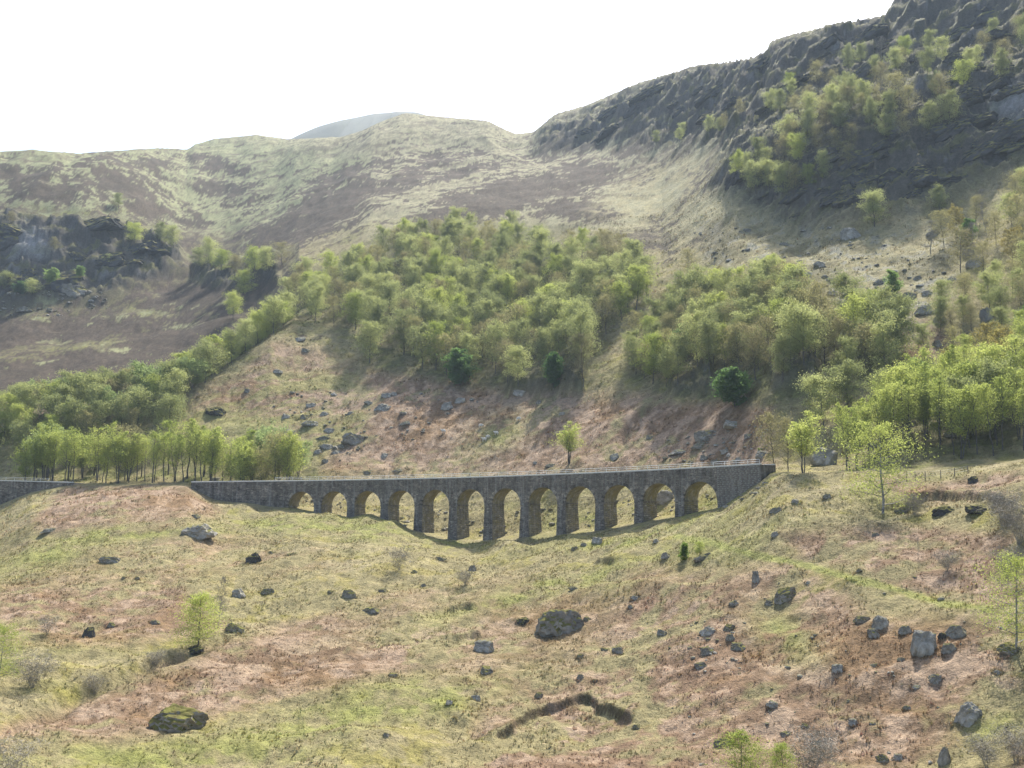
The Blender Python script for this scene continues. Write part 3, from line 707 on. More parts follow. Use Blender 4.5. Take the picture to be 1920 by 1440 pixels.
# arches with the wall above them
for k in range(12):
    s1 = S0 + PITCH_S * k; s0 = s1 - (PITCH_S - PT); sc = (s0 + s1) / 2
    zs = top_z(sc) - CROWN - RZ
    ea, eb = s0 - PT / 2, s1 + PT / 2
    if k == 0: ea = s0
    if k == 11: eb = s1
    def arch_z(s):
        x = abs(s - sc) / RX
        return zs + RZ * math.sqrt(max(0.0, 1 - x * x)) if x < 1 else zs
    bay = Soup()
    NS = 22
    ths = [math.pi * (1 - i / NS) for i in range(NS + 1)]
    ss = [ea] + [sc + RX * math.cos(t) for t in ths] + [eb]
    zl = [zs + 1.1] + [zs + RZ * math.sin(t) for t in ths] + [zs + 1.1]
    if ea == s0: ss, zl = ss[1:], zl[1:]
    if eb == s1: ss, zl = ss[:-1], zl[:-1]
    for n, fl in ((0.0, False), (DEP, True)):
        b = len(bay.V)
        for s, z in zip(ss, zl):
            bay.V.append(Wp(s, n, z)); bay.V.append(Wp(s, n, top_z(s) - 0.28))
        for i in range(len(ss) - 1):
            q = (b + 2 * i, b + 2 * i + 2, b + 2 * i + 3, b + 2 * i + 1); bay.F.append(q[::-1] if fl else q)
    sheet(bay, lambda s, n: Wp(s, n, top_z(s) - 1.15), [ea, sc, eb], [0.0, DEP])            # fill under the deck
    bo = Vector(Wp(sc, DEP / 2, zs)); ba = vpart('arch_bay', bay, M['stone'], origin=bo); ba['_o'] = tuple(bo)
    sof = Soup()
    sheet(sof, lambda t, n: Wp(sc + RX * math.cos(t), n, zs + RZ * math.sin(t)), [math.pi * i / 28 for i in range(29)], [DEP * j / 6 for j in range(7)])
    vpart('soffit', sof, M['stone_soffit_lit'], ba)
    # ring of voussoirs
    ring = Soup(); NV = 27
    for i in range(NV):
        t0 = math.pi * (i + 0.04) / NV; t1 = math.pi * (i + 0.96) / NV
        ro = 0.52 + (0.10 if i % 2 else 0.0); pr_ = 0.07 + R2.uniform(0, .05)
        pt = lambda t, r, n: Wp(sc + (RX + r) * math.cos(t), n, zs + (RZ + r) * math.sin(t))
        ring.hexa([pt(t0, -.03, -pr_), pt(t1, -.03, -pr_), pt(t1, -.03, .3), pt(t0, -.03, .3), pt(t0, ro, -pr_), pt(t1, ro, -pr_), pt(t1, ro, .3), pt(t0, ro, .3)])
    vpart('arch_ring', ring, M['stone'], ba)
    st = Soup()
    def clip(a, b, z, sc=sc, zs=zs):
        if z < zs + 0.02: lim = RX + 0.05
        else:
            q = 1 - ((z - zs) / (RZ + 0.58)) ** 2
            lim = (RX + 0.58) * math.sqrt(q) if q > 0 else 0
        L, Rr = sc - lim, sc + lim
        if lim <= 0: return a, b, True
        if b <= L or a >= Rr: return a, b, True
        if a < L: return a, min(b, L), True
        if b > Rr: return max(a, Rr), b, True
        return a, b, False
    courses(st, front, ea, eb, lambda s: zs + 0.65, lambda s: top_z(s) - 0.30, clip, 0.27, 0.38, 0.95)
    vpart('masonry', st, M['stone'], ba, kind='stuff')

def wing(s0, s1, single, name='wing_wall', parent=via, topf=top_z, basef=None):
    n = max(4, int((s1 - s0) / 1.5)); ss = [s0 + (s1 - s0) * i / n for i in range(n + 1)]
    zb = [min(base_z(s, -0.3), base_z(s, 0.6)) - 0.7 for s in ss]
    if basef: zb = [basef(s) for s in ss]
    w = Soup()
    for nn, fl in ((0.0, False), (DEP, True)):
        b = len(w.V)
        for s, z in zip(ss, zb): w.V.append(Wp(s, nn, min(z, topf(s) - 1.3))); w.V.append(Wp(s, nn, topf(s) - 0.28))
        for i in range(n):
            q = (b + 2 * i, b + 2 * i + 2, b + 2 * i + 3, b + 2 * i + 1); w.F.append(q[::-1] if fl else q)
    for s in (s0, s1):
        z = min(zb[0] if s == s0 else zb[-1], topf(s) - 1.3) - 2.5
        b = len(w.V); w.V += [Wp(s, 0, z), Wp(s, DEP, z), Wp(s, DEP, topf(s) - .28), Wp(s, 0, topf(s) - .28)]
        w.F.append((b, b + 1, b + 2, b + 3) if s == s1 else (b + 3, b + 2, b + 1, b))
    sheet(w, lambda s, nn: Wp(s, nn, topf(s) - 1.15), ss, [0.0, DEP])
    wo = Vector(Wp((s0 + s1) / 2, DEP / 2, min(zb)))
    me = mesh_of(name, [Vector(p) - wo for p in w.V], w.F, M['stone'])
    o = link(name, me, parent); o['_o'] = tuple(wo)
    o.location = wo - (VL if parent is via else Vector(parent['_o']))
    low = lambda s: float(np.interp(s, ss, zb)) + 0.35
    if single:
        def one(sp):
            c = Vector(sp.V[0]); q = link('stone', mesh_of('stone', [Vector(p) - c for p in sp.V], sp.F, M['stone']), o); q.location = c - wo
        courses(None, front, s0, s1, low, lambda s: topf(s) - 0.30, None, 0.34, 0.5, 1.2, one)
    else:
        st = Soup(); courses(st, front, s0, s1, low, lambda s: topf(s) - 0.30, None, 0.28, 0.40, 1.0)
        me = mesh_of('masonry', [Vector(p) - wo for p in st.V], st.F, M['stone']); q = link('masonry', me, o); q['kind'] = 'stuff'
    return o
wing(S0 + PITCH_S * 11, s_right, True)
wing(s_left, S0 - (PITCH_S - PT), False)
# inner faces of the two abutments
for s, sg in ((S0 + PITCH_S * 11, -1), (S0 - (PITCH_S - PT), 1)):
    zs = top_z(s) - CROWN - RZ; st = Soup()
    zb = min(base_z(s, 0), base_z(s, DEP)) - 0.6
    f = (lambda n, out, z: Wp(s + sg * out, n, z)) if sg > 0 else (lambda n, out, z: Wp(s + sg * out, DEP - n, z))
    courses(st, f, 0.0, DEP, lambda n: zb + 0.3, lambda n: zs, None, 0.38, 0.5, 1.15)
    a = Soup(); a.add([Wp(s, 0, zb - 1), Wp(s, DEP, zb - 1), Wp(s, DEP, zs + .1), Wp(s, 0, zs + .1)], [(0, 1, 2, 3) if sg > 0 else (3, 2, 1, 0)])
    a.add(st.V, st.F)
    vpart('abutment_face', a, M['stone_soffit_lit'])
# parapet coping, one stone at a time, both sides
s = s_left
while s < s_right - 0.3:
    e = min(s + R2.uniform(1.05, 1.45), s_right)
    for nn, far_side in ((-0.10, False), (DEP - 0.36, True)):
        if far_side and R2.random() < 0: continue
        dz = R2.uniform(-.012, .012); c = Soup(); a, b = s + .012, e - .012; t = top_z((s + e) / 2)
        c.hexa([Wp(a, nn, t - .285), Wp(b, nn, t - .285), Wp(b, nn + .46, t - .285), Wp(a, nn + .46, t - .285),
                Wp(a, nn + .02, t - .03 + dz), Wp(b, nn + .02, t - .03 + dz), Wp(b, nn + .44, t + dz), Wp(a, nn + .44, t + dz)])
        vpart('coping_stone', c, M['coping'], origin=Vector(Wp(a, nn, t - .28)))
    s = e
# deck
dk = Soup(); sheet(dk, lambda s, n: Wp(s, n, top_z(s) - 1.05), [s_left + (s_right - s_left) * i / 60 for i in range(61)], [0.36, DEP - 0.36])
vpart('deck', dk, M['deck'])
ip = Soup()
for n, fl in ((0.36, True), (DEP - 0.36, False)):
    sheet(ip, lambda s, z: Wp(s, n, top_z(s) - 1.1 + z), [s_left + (s_right - s_left) * i / 60 for i in range(61)], [0, 0.85], fl)
vpart('parapet_inner_face', ip, M['stone'])
def railing(s0, s1, n, parent_name='railing', topf=top_z, owner=via, oloc=None):
    oloc = VL if oloc is None else oloc
    r0 = Vector(Wp((s0 + s1) / 2, n, topf((s0 + s1) / 2)))
    k = max(2, int((s1 - s0) / 2.4)); rail = Soup()
    for hz, rd in ((0.68, .034), (0.33, .028)):
        rail.tube([Vector(Wp(s0 + (s1 - s0) * i / k, n, topf(s0 + (s1 - s0) * i / k) + hz)) - r0 for i in range(k + 1)], [rd] * (k + 1), 6)
    ro = link(parent_name, rail.mesh('railing', M['steel']), owner); ro.location = r0 - oloc
    pm = Soup(); pm.tube([(0, 0, -0.5), (0, 0, .72)], [.035, .035], 6); pmesh = pm.mesh('post', M['steel'])
    for i in range(k + 1):
        ss = s0 + (s1 - s0) * i / k; q = link('post', pmesh, ro); q.location = Vector(Wp(ss, n, topf(ss))) - r0
railing(-64, s_right - 0.3, 0.12)

# the end of the next viaduct, farther along the line
v2 = link('retaining_wall', None); v2.location = Wp(-132, DEP / 2, base_z(-132, 0)); v2['_o'] = tuple(v2.location)
tag(v2, 'dark stone retaining wall of the railway with a light rail above it', 'wall')
t2 = lambda s: 4.95 + max(0.0, -(s + 122)) * 0.028
wing(-176, -121.0, False, 'wall_face', v2, t2)
s = -176.0
while s < -121.3:
    e = min(s + R2.uniform(1.2, 1.6), -121.0); t = t2((s + e) / 2); c = Soup(); a, b = s + .012, e - .012; o = Vector(Wp(a, -.1, t - .28))
    c.hexa([Vector(p) - o for p in [Wp(a, -.1, t - .285), Wp(b, -.1, t - .285), Wp(b, .36, t - .285), Wp(a, .36, t - .285), Wp(a, -.08, t - .03), Wp(b, -.08, t - .03), Wp(b, .34, t), Wp(a, .34, t)]])
    q = link('coping_stone', c.mesh('coping_stone', M['coping']), v2); q.location = o - Vector(v2.location); s = e
railing(-176, -128, 0.12, 'railing', t2, v2, Vector(v2.location))

# ------------------------------------------------------------------ trees
def make_tree(seed, H=12.0, kind='birch'):
    """returns (wood soup, leaf quads) for one tree standing at the origin"""
    r = random.Random(seed); w = Soup(); tips = []
    nst = {'birch': 1, 'multi': r.randint(2, 4), 'willow': r.randint(6, 9), 'round': 2, 'slim': 1, 'bare': 1, 'shrub': r.randint(9, 14), 'conifer': 1, 'sapling': 1, 'bushy': 1}[kind]
    P = dict(birch=(.15, .37, 19), multi=(.30, .36, 10), willow=(.16, .60, 8), round=(.06, .50, 19), slim=(.36, .25, 14), bare=(.2, .25, 12), shrub=(.12, .6, 5), conifer=(.06, .2, 22), sapling=(.2, .22, 10), bushy=(.10, .36, 24))[kind]
    lo, wid, nl = P
    for sidx in range(nst):
        ang = r.uniform(0, 6.28); spread = 0 if nst == 1 else r.uniform(.05, .13) * (3.2 if kind in ('willow', 'shrub') else 1.0) * H
        hh = H * (1 if sidx == 0 else r.uniform(.72, .98))
        if kind == 'shrub': hh = H * r.uniform(.6, 1)
        lean = Vector((math.cos(ang), math.sin(ang), 0)) * spread + Vector((r.uniform(-.04, .04) * H, r.uniform(-.04, .04) * H, 0))
        b0 = Vector((math.cos(ang), math.sin(ang), 0)) * (0.012 * H if nst > 1 else 0)
        n = 7; pts = []
        for i in range(n + 1):
            f = i / n
            pts.append(b0 + lean * (f ** 1.3) + Vector((r.uniform(-1, 1), r.uniform(-1, 1), 0)) * .012 * H * (f > 0) + Vector((0, 0, hh * .90 * f)))
        pts[0].z = -0.35
        r0 = H * (.0125 if nst == 1 else .0085 if kind != 'shrub' else .004)
        w.tube(pts, [r0 * (1 - .86 * i / n) for i in range(n + 1)], 6 if nst < 4 else 4)
        for l in range(nl):
            f = lo + (1 - lo) * ((l + r.random()) / nl) ** .92
            x = f * n; i = min(int(x), n - 1); p = pts[i].lerp(pts[i + 1], x - i)
            a = l * 2.4 + r.uniform(-.6, .6)
            shape = {'birch': math.sin(math.pi * min(1, (f - lo) / (1 - lo) * .60 + .26)) ** .9, 'slim': math.sin(math.pi * min(1, (f - lo) / (1 - lo) * .75 + .25)) ** .8}.get(kind, math.sin(math.pi * min(1, (f - lo) / (1 - lo) * .68 + .26)) ** .7)
            if kind == 'conifer': shape = 1.05 - f
            L = max(.05, wid * shape * r.uniform(.6, 1.12)) * H * (.62 if nst > 1 else 1)
            up = {'birch': .75, 'slim': 1.0, 'multi': .9, 'willow': .7, 'conifer': -.1, 'shrub': 1.0, 'bushy': .28}.get(kind, .5)
            d = Vector((math.cos(a), math.sin(a), up * r.uniform(.6, 1.3))).normalized()
            q = [p]
            for j in range(3):
                q.append(q[-1] + d * L / 3); d = (d + Vector((r.uniform(-.3, .3), r.uniform(-.3, .3), r.uniform(-.15, .2) - (.12 if kind == 'birch' else 0)))).normalized()
            rb = r0 * (.42 * (1 - f) + .12)
            w.tube(q, [rb, rb * .75, rb * .5, rb * .2], 3)
            for j in range(1, 4):
                for t in range(2 if kind != 'shrub' else 2):
                    dd = Vector((r.uniform(-1, 1), r.uniform(-1, 1), r.uniform(-.3, .9))).normalized(); tl = L * r.uniform(.18, .38)
                    e = q[j] + dd * tl
                    w.tube([q[j], e], [rb * .35, rb * .10], 3); tips.append((e, tl)); tips.append((q[j].lerp(e, .5), tl))
    return w, tips
def leaf_mesh(name, tips, seed, per, size, spreadk, mat, asp=0.55):
    g = np.random.default_rng(seed); n = len(tips)
    T = np.array([tuple(t[0]) for t in tips]); Lk = np.array([t[1] for t in tips])
    keep = g.random(n) > 0.16; T = T[keep]; Lk = Lk[keep]; n = len(T)
    P = np.repeat(T, per, 0) + g.normal(0, 1, (n * per, 3)) * np.repeat(np.clip(Lk * spreadk, .18, 1.0), per)[:, None] * np.array([1, 1, .72])
    k = len(P); a = g.normal(0, 1, (k, 3)); a /= np.linalg.norm(a, axis=1)[:, None]
    b = np.cross(a, g.normal(0, 1, (k, 3))); b /= np.linalg.norm(b, axis=1)[:, None]
    sz = (size * g.uniform(.55, 1.3, k))[:, None]
    V = np.stack([P - a * sz, P + b * sz * asp, P + a * sz, P - b * sz * asp], 1).reshape(-1, 3)
    return grid_mesh(name, V, np.arange(4 * k).reshape(-1, 4), mat, False)
PROTO = {}
def proto(key, n, kind, H, leaf, per, size, spread, bark, asp=.55):
    PROTO[key] = []
    for i in range(n):
        w, tips = make_tree(hash((kind, i)) % 1 + 101 * i + len(key) * 7 + ord(key[0]), H, kind)
        PROTO[key].append((w.mesh('trunk', M[bark]), leaf_mesh('crown', tips, 900 + i, per, size, spread, M[leaf], asp) if leaf else None, H))
proto('birch', 6, 'birch', 12, 'leaf_birch', 42, .15, .70, 'bark')
proto('fresh', 4, 'birch', 12, 'leaf_fresh', 42, .145, .70, 'bark')
proto('olive', 4, 'birch', 12, 'leaf_olive', 26, .13, .85, 'bark')
proto('slim', 5, 'slim', 14, 'leaf_fresh', 18, .135, .9, 'bark')
proto('multi', 5, 'multi', 13, 'leaf_fresh', 17, .13, .8, 'bark')
proto('willow', 3, 'willow', 8, 'leaf_willow', 10, .15, .6, 'twig')
proto('deep', 3, 'round', 9, 'leaf_green', 30, .22, .6, 'bark')
proto('bright', 3, 'round', 8, 'leaf_bright', 20, .19, .6, 'bark')
proto('rust', 2, 'birch', 11, 'leaf_rust', 16, .2, .55, 'bark')
proto('lone', 2, 'bushy', 9, 'leaf_fresh', 30, .10, .8, 'bark')
proto('pale', 2, 'bushy', 15, 'leaf_fresh', 36, .115, .85, 'bark_pale')
proto('bare', 2, 'bare', 9, 'twig', 9, .40, .8, 'twig', .05)
proto('shrub', 3, 'shrub', 3, 'twig', 3, .20, 1.1, 'twig', .05)
proto('conifer', 1, 'conifer', 3.4, 'leaf_pine', 16, .10, .5, 'bark')
NT = [0]
NAMES = dict(birch='birch_tree', fresh='silver_birch', olive='budding_tree', slim='birch_tree', multi='alder_tree', willow='willow_tree', deep='broadleaf_tree', bright='rowan_tree', rust='oak_tree',
             pale='birch_tree', lone='birch_tree', bare='bare_tree', shrub='bare_shrub', conifer='conifer_sapling')
def plant(key, loc, H, label, group=None, wide=1.0, rz=None, cat=None):
    tr, cr_, h0 = PROTO[key][R3.randrange(len(PROTO[key]))]
    k = H / h0
    o = link(NAMES[key], None); o.location = (loc[0], loc[1], loc[2] - 0.05)
    o.rotation_euler = (R3.gauss(0, .045), R3.gauss(0, .045), R3.uniform(0, 6.28) if rz is None else rz); o.scale = (k * wide, k * wide, k)
    tag(o, label, cat or ('shrub' if key == 'shrub' else 'tree'), group)
    link('trunk' if key != 'shrub' else 'stems', tr, o)
    if cr_: link('crown' if key not in ('bare', 'shrub') else 'twigs', cr_, o)
    NT[0] += 1; return o
R3 = random.Random(5)
def px_tree(key, u, v, hpx, label, group=None, wide=1.0):
    x, y, z, D = pixel_ground(u, v)
    return plant(key, (x, y, z), hpx * math.hypot(D, z) / FPX * 1.0, label, group, wide)
placed = []
def in_poly(u, v, poly):
    c = False
    for i in range(len(poly)):
        x0, y0 = poly[i]; x1, y1 = poly[(i + 1) % len(poly)]
        if (y0 > v) != (y1 > v) and u < (x1 - x0) * (v - y0) / (y1 - y0) + x0: c = not c
    return c
def scatter(poly, n, gap, keys, hr, label, group, tries=40, wide=(.78, 1.04), ends=('', '', '')):
    P = np.array(poly); got = 0
    for _ in range(n * tries):
        if got >= n: break
        u = R3.uniform(P[:, 0].min(), P[:, 0].max()); v = R3.uniform(P[:, 1].min(), P[:, 1].max())
        if not in_poly(u, v, poly): continue
        x, y, z, D = pixel_ground(u, v)
        if any((x - a) ** 2 + (y - b) ** 2 < gap * gap for a, b in placed): continue
        placed.append((x, y)); got += 1
        k = R3.choices(list(keys), list(keys.values()))[0]
        Ht = R3.uniform(*hr); L = label[k]
        mid = (P[:, 1].min() + P[:, 1].max()) / 2
        size = 'small' if Ht < hr[0] + .33 * (hr[1] - hr[0]) else ('tall' if Ht > hr[0] + .67 * (hr[1] - hr[0]) else '')
        band = (v - P[:, 1].min()) / (P[:, 1].max() - P[:, 1].min())
        L = (size + ' ' + L).strip() + (', upper part' if band < .34 else ', lower part' if band > .67 else ', halfway up')
        L += ends[min(2, int(3 * (u - P[:, 0].min()) / (P[:, 0].max() - P[:, 0].min())))]
        plant(k, (x, y, z), Ht * (.75 if k in ('deep', 'bright') else 1), L, group, R3.uniform(*wide))
    return got
def lab(where, **over):
    d = dict(birch=f'yellow-green birch {where}', fresh=f'bright lime birch {where}', olive=f'brownish half-bare tree {where}', slim=f'slim bare-trunked birch {where}',
             multi=f'many-stemmed alder {where}', deep=f'dark green tree {where}', bright=f'vivid green rowan {where}', rust=f'bronze-leaved oak {where}', willow=f'grey-green rounded willow {where}', bare=f'leafless grey tree {where}', pale=f'pale-barked birch {where}')
    d.update(over); return d
cnt = []
W1 = [(515, 590), (590, 535), (700, 485), (790, 452), (880, 442), (1000, 458), (1015, 486), (1090, 480), (1180, 494), (1238, 545), (1186, 600), (1134, 640), (1126, 700), (1092, 728), (990, 733), (880, 712), (830, 708), (760, 686), (692, 684), (686, 632), (640, 616), (560, 600)]
cnt.append(scatter(W1, 185, 4.7, dict(birch=6, fresh=2.2, olive=2.4, deep=.08), (11.5, 16), lab('in the wood above the bracken'), 'trees of the wood above the bracken slope', ends=(' by the spur', '', ' by the gully')))
W2 = [(1190, 708), (1188, 655), (1240, 604), (1292, 576), (1400, 570), (1440, 555), (1520, 600), (1640, 622), (1680, 650), (1690, 705), (1640, 722), (1500, 728), (1400, 712), (1330, 706), (1250, 733)]
cnt.append(scatter(W2, 88, 4.4, dict(birch=6, fresh=1.5, olive=3.2, deep=.1), (10, 14), lab('in the wood over the last arches'), 'trees of the wood above the right-hand end of the viaduct', ends=(' by the gully', '', ' by the grove')))
# along the edge of the spur, left
for i in range(260):
    u = R3.uniform(-40, 545); az, _ = rays(u, 760); az = float(az); D = float(np.interp(az, azd, SPUR_D)) + R3.uniform(-26, 9)
    if u > 330: D = float(np.interp(az, azd, SPUR_D)) + R3.uniform(-9, 14)
    x, y = D * math.sin(az), D * math.cos(az)
    if any((x - a) ** 2 + (y - b) ** 2 < 17 for a, b in placed): continue
    placed.append((x, y)); k = R3.choices(['birch', 'fresh', 'olive', 'deep', 'willow'], [6, 2, 1.5, .08, 1])[0]
    Ht = R3.uniform(9.5, 13.5)
    plant(k, (x, y, float(height(x, y))), Ht, ('tall ' if Ht > 12.2 else 'low ' if Ht < 10.8 else '') + lab('on the bracken spur, ' + ('behind the tree belt' if u < 180 else 'by the big shaded rock' if u < 420 else 'where it joins the wood'))[k], 'trees along the edge of the spur', R3.uniform(.9, 1.1))
# belt of trees beside the line, left of the arches
for i in range(54):
    u = 50 + 500 * (i + R3.random()) / 54; az, _ = rays(u, 890); az = float(az); D = float(track_r(az)) + R3.uniform(6.5, 19); az += R3.gauss(0, .006)
    x, y = D * math.sin(az), D * math.cos(az)
    k = R3.choices(['slim', 'multi', 'olive'], [5, 4, 1.0])[0]
    if u < 110: k = 'multi'
    placed.append((x, y)); Ht = R3.uniform(10.5, 17); back = (D - float(track_r(az))) > 11.5
    plant(k, (x, y, float(height(x, y))), Ht, ('tall ' if Ht > 15 else 'low ' if Ht < 12.5 else '') + lab('in the tree belt, ' + ('on its hill side' if back else 'beside the track') + (' near the retaining wall' if u < 200 else ' near the viaduct parapet' if u > 360 else ' above the bracken embankment'))[k], 'trees in the belt beside the track', R3.uniform(.9, 1.2))
px_tree('willow', 560, 893, 66, 'grey-green rounded willow behind the parapet where the arches begin')
px_tree('willow', 500, 893, 104, 'tall rounded willow behind the plain parapet of the viaduct', None, .8)
px_tree('willow', 85, 893, 92, 'round light green willow at the end of the tree belt', None, .9)
# grove on the right
G1 = [(1590, 885), (1640, 862), (1720, 838), (1800, 862), (1935, 850), (1935, 745), (1830, 755), (1700, 790), (1640, 835)]
cnt.append(scatter(G1, 54, 2.8, dict(slim=5, fresh=1, multi=4, birch=.4), (10.5, 14.5), lab('in the sunlit grove right of the viaduct'), 'trees of the sunlit grove right of the viaduct'))
G2 = [(1640, 800), (1700, 740), (1800, 690), (1935, 640), (1935, 740), (1800, 760)]
cnt.append(scatter(G2, 26, 3.6, dict(fresh=3, birch=4, bright=1.5, rust=1, olive=1), (7, 10.5), lab('on the slope behind the sunlit grove'), 'trees behind the sunlit grove'))
G3 = [(1790, 560), (1935, 520), (1935, 630), (1800, 680), (1700, 720)]
cnt.append(scatter(G3, 18, 4.5, dict(fresh=2, birch=3, bright=2, olive=1.5), (6, 10), lab('among the rocks at the right-hand slope'), 'trees among the rocks of the right-hand slope'))
G4 = [(1745, 480), (1800, 400), (1935, 360), (1935, 520), (1830, 540)]
cnt.append(scatter(G4, 17, 6, dict(birch=4, rust=1.2, olive=2, deep=.5, bright=1, bare=1.5), (8, 12), lab('on the steep ground right below the cliff'), 'trees on the steep ground below the cliff'))
# cliff
C1 = [(1365, 350), (1400, 315), (1470, 275), (1500, 230), (1560, 210), (1640, 190), (1720, 210), (1790, 235), (1740, 260), (1640, 285), (1570, 330), (1480, 385), (1420, 372)]
cnt.append(scatter(C1, 74, 5.4, dict(birch=5, fresh=1.2, olive=4, deep=.1), (9, 13), lab('clinging to the ledges of the cliff'), 'trees on the ledges of the cliff'))
C2 = [(1430, 230), (1500, 150), (1600, 120), (1750, 90), (1930, 60), (1930, 150), (1780, 200), (1640, 180), (1500, 215)]
cnt.append(scatter(C2, 34, 8, dict(birch=4, fresh=1, olive=3, bare=1), (8, 12), lab('on the slope above the cliff ledges'), 'scattered trees above the cliff ledges'))
C3 = [(1150, 300), (1350, 220), (1430, 210), (1380, 250), (1290, 270)]
cnt.append(scatter(C3, 7, 10, dict(birch=3, olive=2), (7, 10), lab('on the dark crag below the skyline'), 'small trees on the dark crag below the skyline'))
for u, v, h, k in ((1640, 425, 66, 'birch'), (1762, 398, 48, 'birch'), (1745, 475, 62, 'bare'), (1678, 552, 46, 'bright'), (1575, 562, 44, 'olive'), (1445, 552, 74, 'fresh'), (1480, 548, 58, 'olive'), (1290, 520, 55, 'olive'), (1350, 545, 48, 'olive')):
    px_tree(k, u, v, h, lab('standing alone on the stony slope below the cliff')[k], 'lone trees on the stony slope below the cliff', 1.1)
# left-hand crag and moor
for u, v, h, k in ((252, 458, 40, 'fresh'), (300, 462, 42, 'birch'), (325, 466, 40, 'birch'), (390, 508, 50, 'birch'), (415, 512, 46, 'fresh'), (375, 505, 40, 'birch'), (478, 512, 52, 'fresh'), (500, 508, 48, 'birch'), (528, 498, 46, 'olive'),
                   (95, 535, 32, 'bright'), (60, 556, 30, 'birch'), (10, 545, 34, 'birch'), (38, 552, 26, 'deep'), (222, 390, 26, 'birch'), (100, 470, 24, 'olive'), (150, 520, 22, 'bright'), (20, 420, 24, 'olive'), (205, 500, 24, 'birch'), (440, 520, 44, 'olive')):
    px_tree(k, u, v, h, lab('on the shadowed crag at the edge of the moor')[k], 'trees on the crag at the edge of the moor', 1.25)
for u, v, h, k in ((455, 560, 56, 'fresh'), (437, 600, 54, 'fresh')): px_tree(k, u, v, h, 'lime green birch standing free of the wood, beside the dark heather', 'two birches beside the heather')
# single trees
px_tree('deep', 860, 722, 72, 'dark green bush-like tree at the lower edge of the wood, left of the gully', None, 1.25)
px_tree('deep', 1378, 762, 78, 'big round dark green tree at the foot of the wood', None, 1.35)
px_tree('multi', 1068, 868, 82, 'thin open tree alone on the bracken slope behind the parapet', None, 1.5)
px_tree('multi', 1506, 886, 116, 'leafy two-stemmed tree on the embankment by the viaduct\'s end', None, 1.4)
px_tree('olive', 1452, 884, 112, 'slender half-bare birch where the parapet ends', None, .8)
px_tree('olive', 1478, 884, 100, 'slender budding birch between the parapet end and the leafy tree', None, .8)
px_tree('birch', 1545, 800, 96, 'olive green tree on the rocks above the embankment', None, 1.2)
px_tree('birch', 1590, 770, 90, 'greyish green tree on the rocks at the corner of the wood', None, 1.2)
px_tree('multi', 1586, 878, 120, 'fan-shaped bright tree at the left edge of the sunlit grove', None, .9)
px_tree('pale', 1655, 962, 172, 'tall pale-barked birch in front of the embankment on the right', None, 1.15)
px_tree('lone', 372, 1222, 106, 'small bright lime birch growing from a rock on the lower slope', None, 1.15)
px_tree('bare', 408, 1178, 98, 'thin leafless birch behind the small lime birch', None, .5)
px_tree('pale', 1904, 1222, 172, 'airy birch on the mossy rocks at the lower right slope', None, .95)
px_tree('lone', 1388, 1478, 100, 'bright young birch beside the twiggy grey shrub', 'two young birches at the foot of the slope', 1.2)
px_tree('lone', 1470, 1482, 82, 'bright young birch beside the twiggy grey shrub', 'two young birches at the foot of the slope', 1.0)
px_tree('pale', -4, 1292, 110, 'sparse birch beside the reddish scrub', None, .9)
px_tree('conifer', 1283, 1048, 32, 'small bright green conifer sapling below the viaduct', None, 1.4)
px_tree('fresh', 1312, 1040, 26, 'tiny lime sapling beside the conifer', None, 1.3)
px_tree('conifer', 1424, 852, 14, 'tiny conifer seedling among rocks above the parapet', None, 1.2)
px_tree('bare', 1722, 1048, 40, 'thin dead stem standing in the bracken', None, .3)
px_tree('bare', 490, 1148, 22, 'small stunted leafless tree by the stream bank', None, .8)
for u, v, h, lb in ((748, 1068, 46, 'grey leafless thorn bush in front of the middle arches'), (872, 1098, 32, 'low purplish leafless bush under the middle arches'), (88, 1190, 36, 'grey round bush on the left of the lower slope'),
                    (178, 1302, 36, 'grey bush overhanging the burn'), (292, 1250, 32, 'low grey-green bush beside the burn'), (1520, 1462, 92, 'twiggy grey shrub between two young birches'), (1850, 1440, 56, 'wide grey leafless shrub on the green patch'),
                    (1905, 1432, 62, 'tall grey leafless shrub at the corner of the green patch'), (1775, 1070, 40, 'purplish leafless bush in the bracken above the track'), (1880, 985, 66, 'hazy grey thicket beside the dark broken bank'),
                    (1912, 1020, 80, 'dense grey thicket below the dark broken bank'), (1885, 1075, 50, 'grey leafless shrub above the airy birch'),
                    (1715, 965, 40, 'grey-green shrub under the tall pale-barked birch'), (60, 1290, 60, 'reddish leafless scrub by the sparse birch'), (20, 1470, 80, 'reddish brown scrub in the bottom corner')):
    px_tree('shrub', u, v, h, lb, None, 1.3)
print('trees', NT[0], cnt)

# ------------------------------------------------------------------ rocks
def rock_mesh(seed, mat, flat=1.0, rough=0.13):
    g = np.random.default_rng(seed)
    bm_v, bm_f = ICO
    n = g.normal(0, 1, (16, 3)) * np.array([1, 1, .8]); n[:, 2] = np.abs(n[:, 2]); n /= np.linalg.norm(n, axis=1)[:, None]; n = np.r_[n, [[0, 0, 1], [0, 0, -1]]]
    d = g.uniform(.55, 1.05, len(n)); d[-2] = g.uniform(.5, .9)
    dots = bm_v @ n.T
    rr = np.min(np.where(dots > 1e-3, d / np.maximum(dots, 1e-3), 9), axis=1); rr = np.minimum(rr, 1.25)
    V = bm_v * rr[:, None]
    V = V * (1 + rough * (noise(V[:, 0] * 3 + seed, V[:, 1] * 3 + V[:, 2] * 2.1, seed) * 2 + noise(V[:, 0] * 8, V[:, 2] * 8 + V[:, 1] * 5, seed + 1))[:, None])
    lo, hi = V.min(0), V.max(0); V = (V - (lo + hi) / 2) / (hi - lo)
    return mesh_of('boulder', V, bm_f, mat)
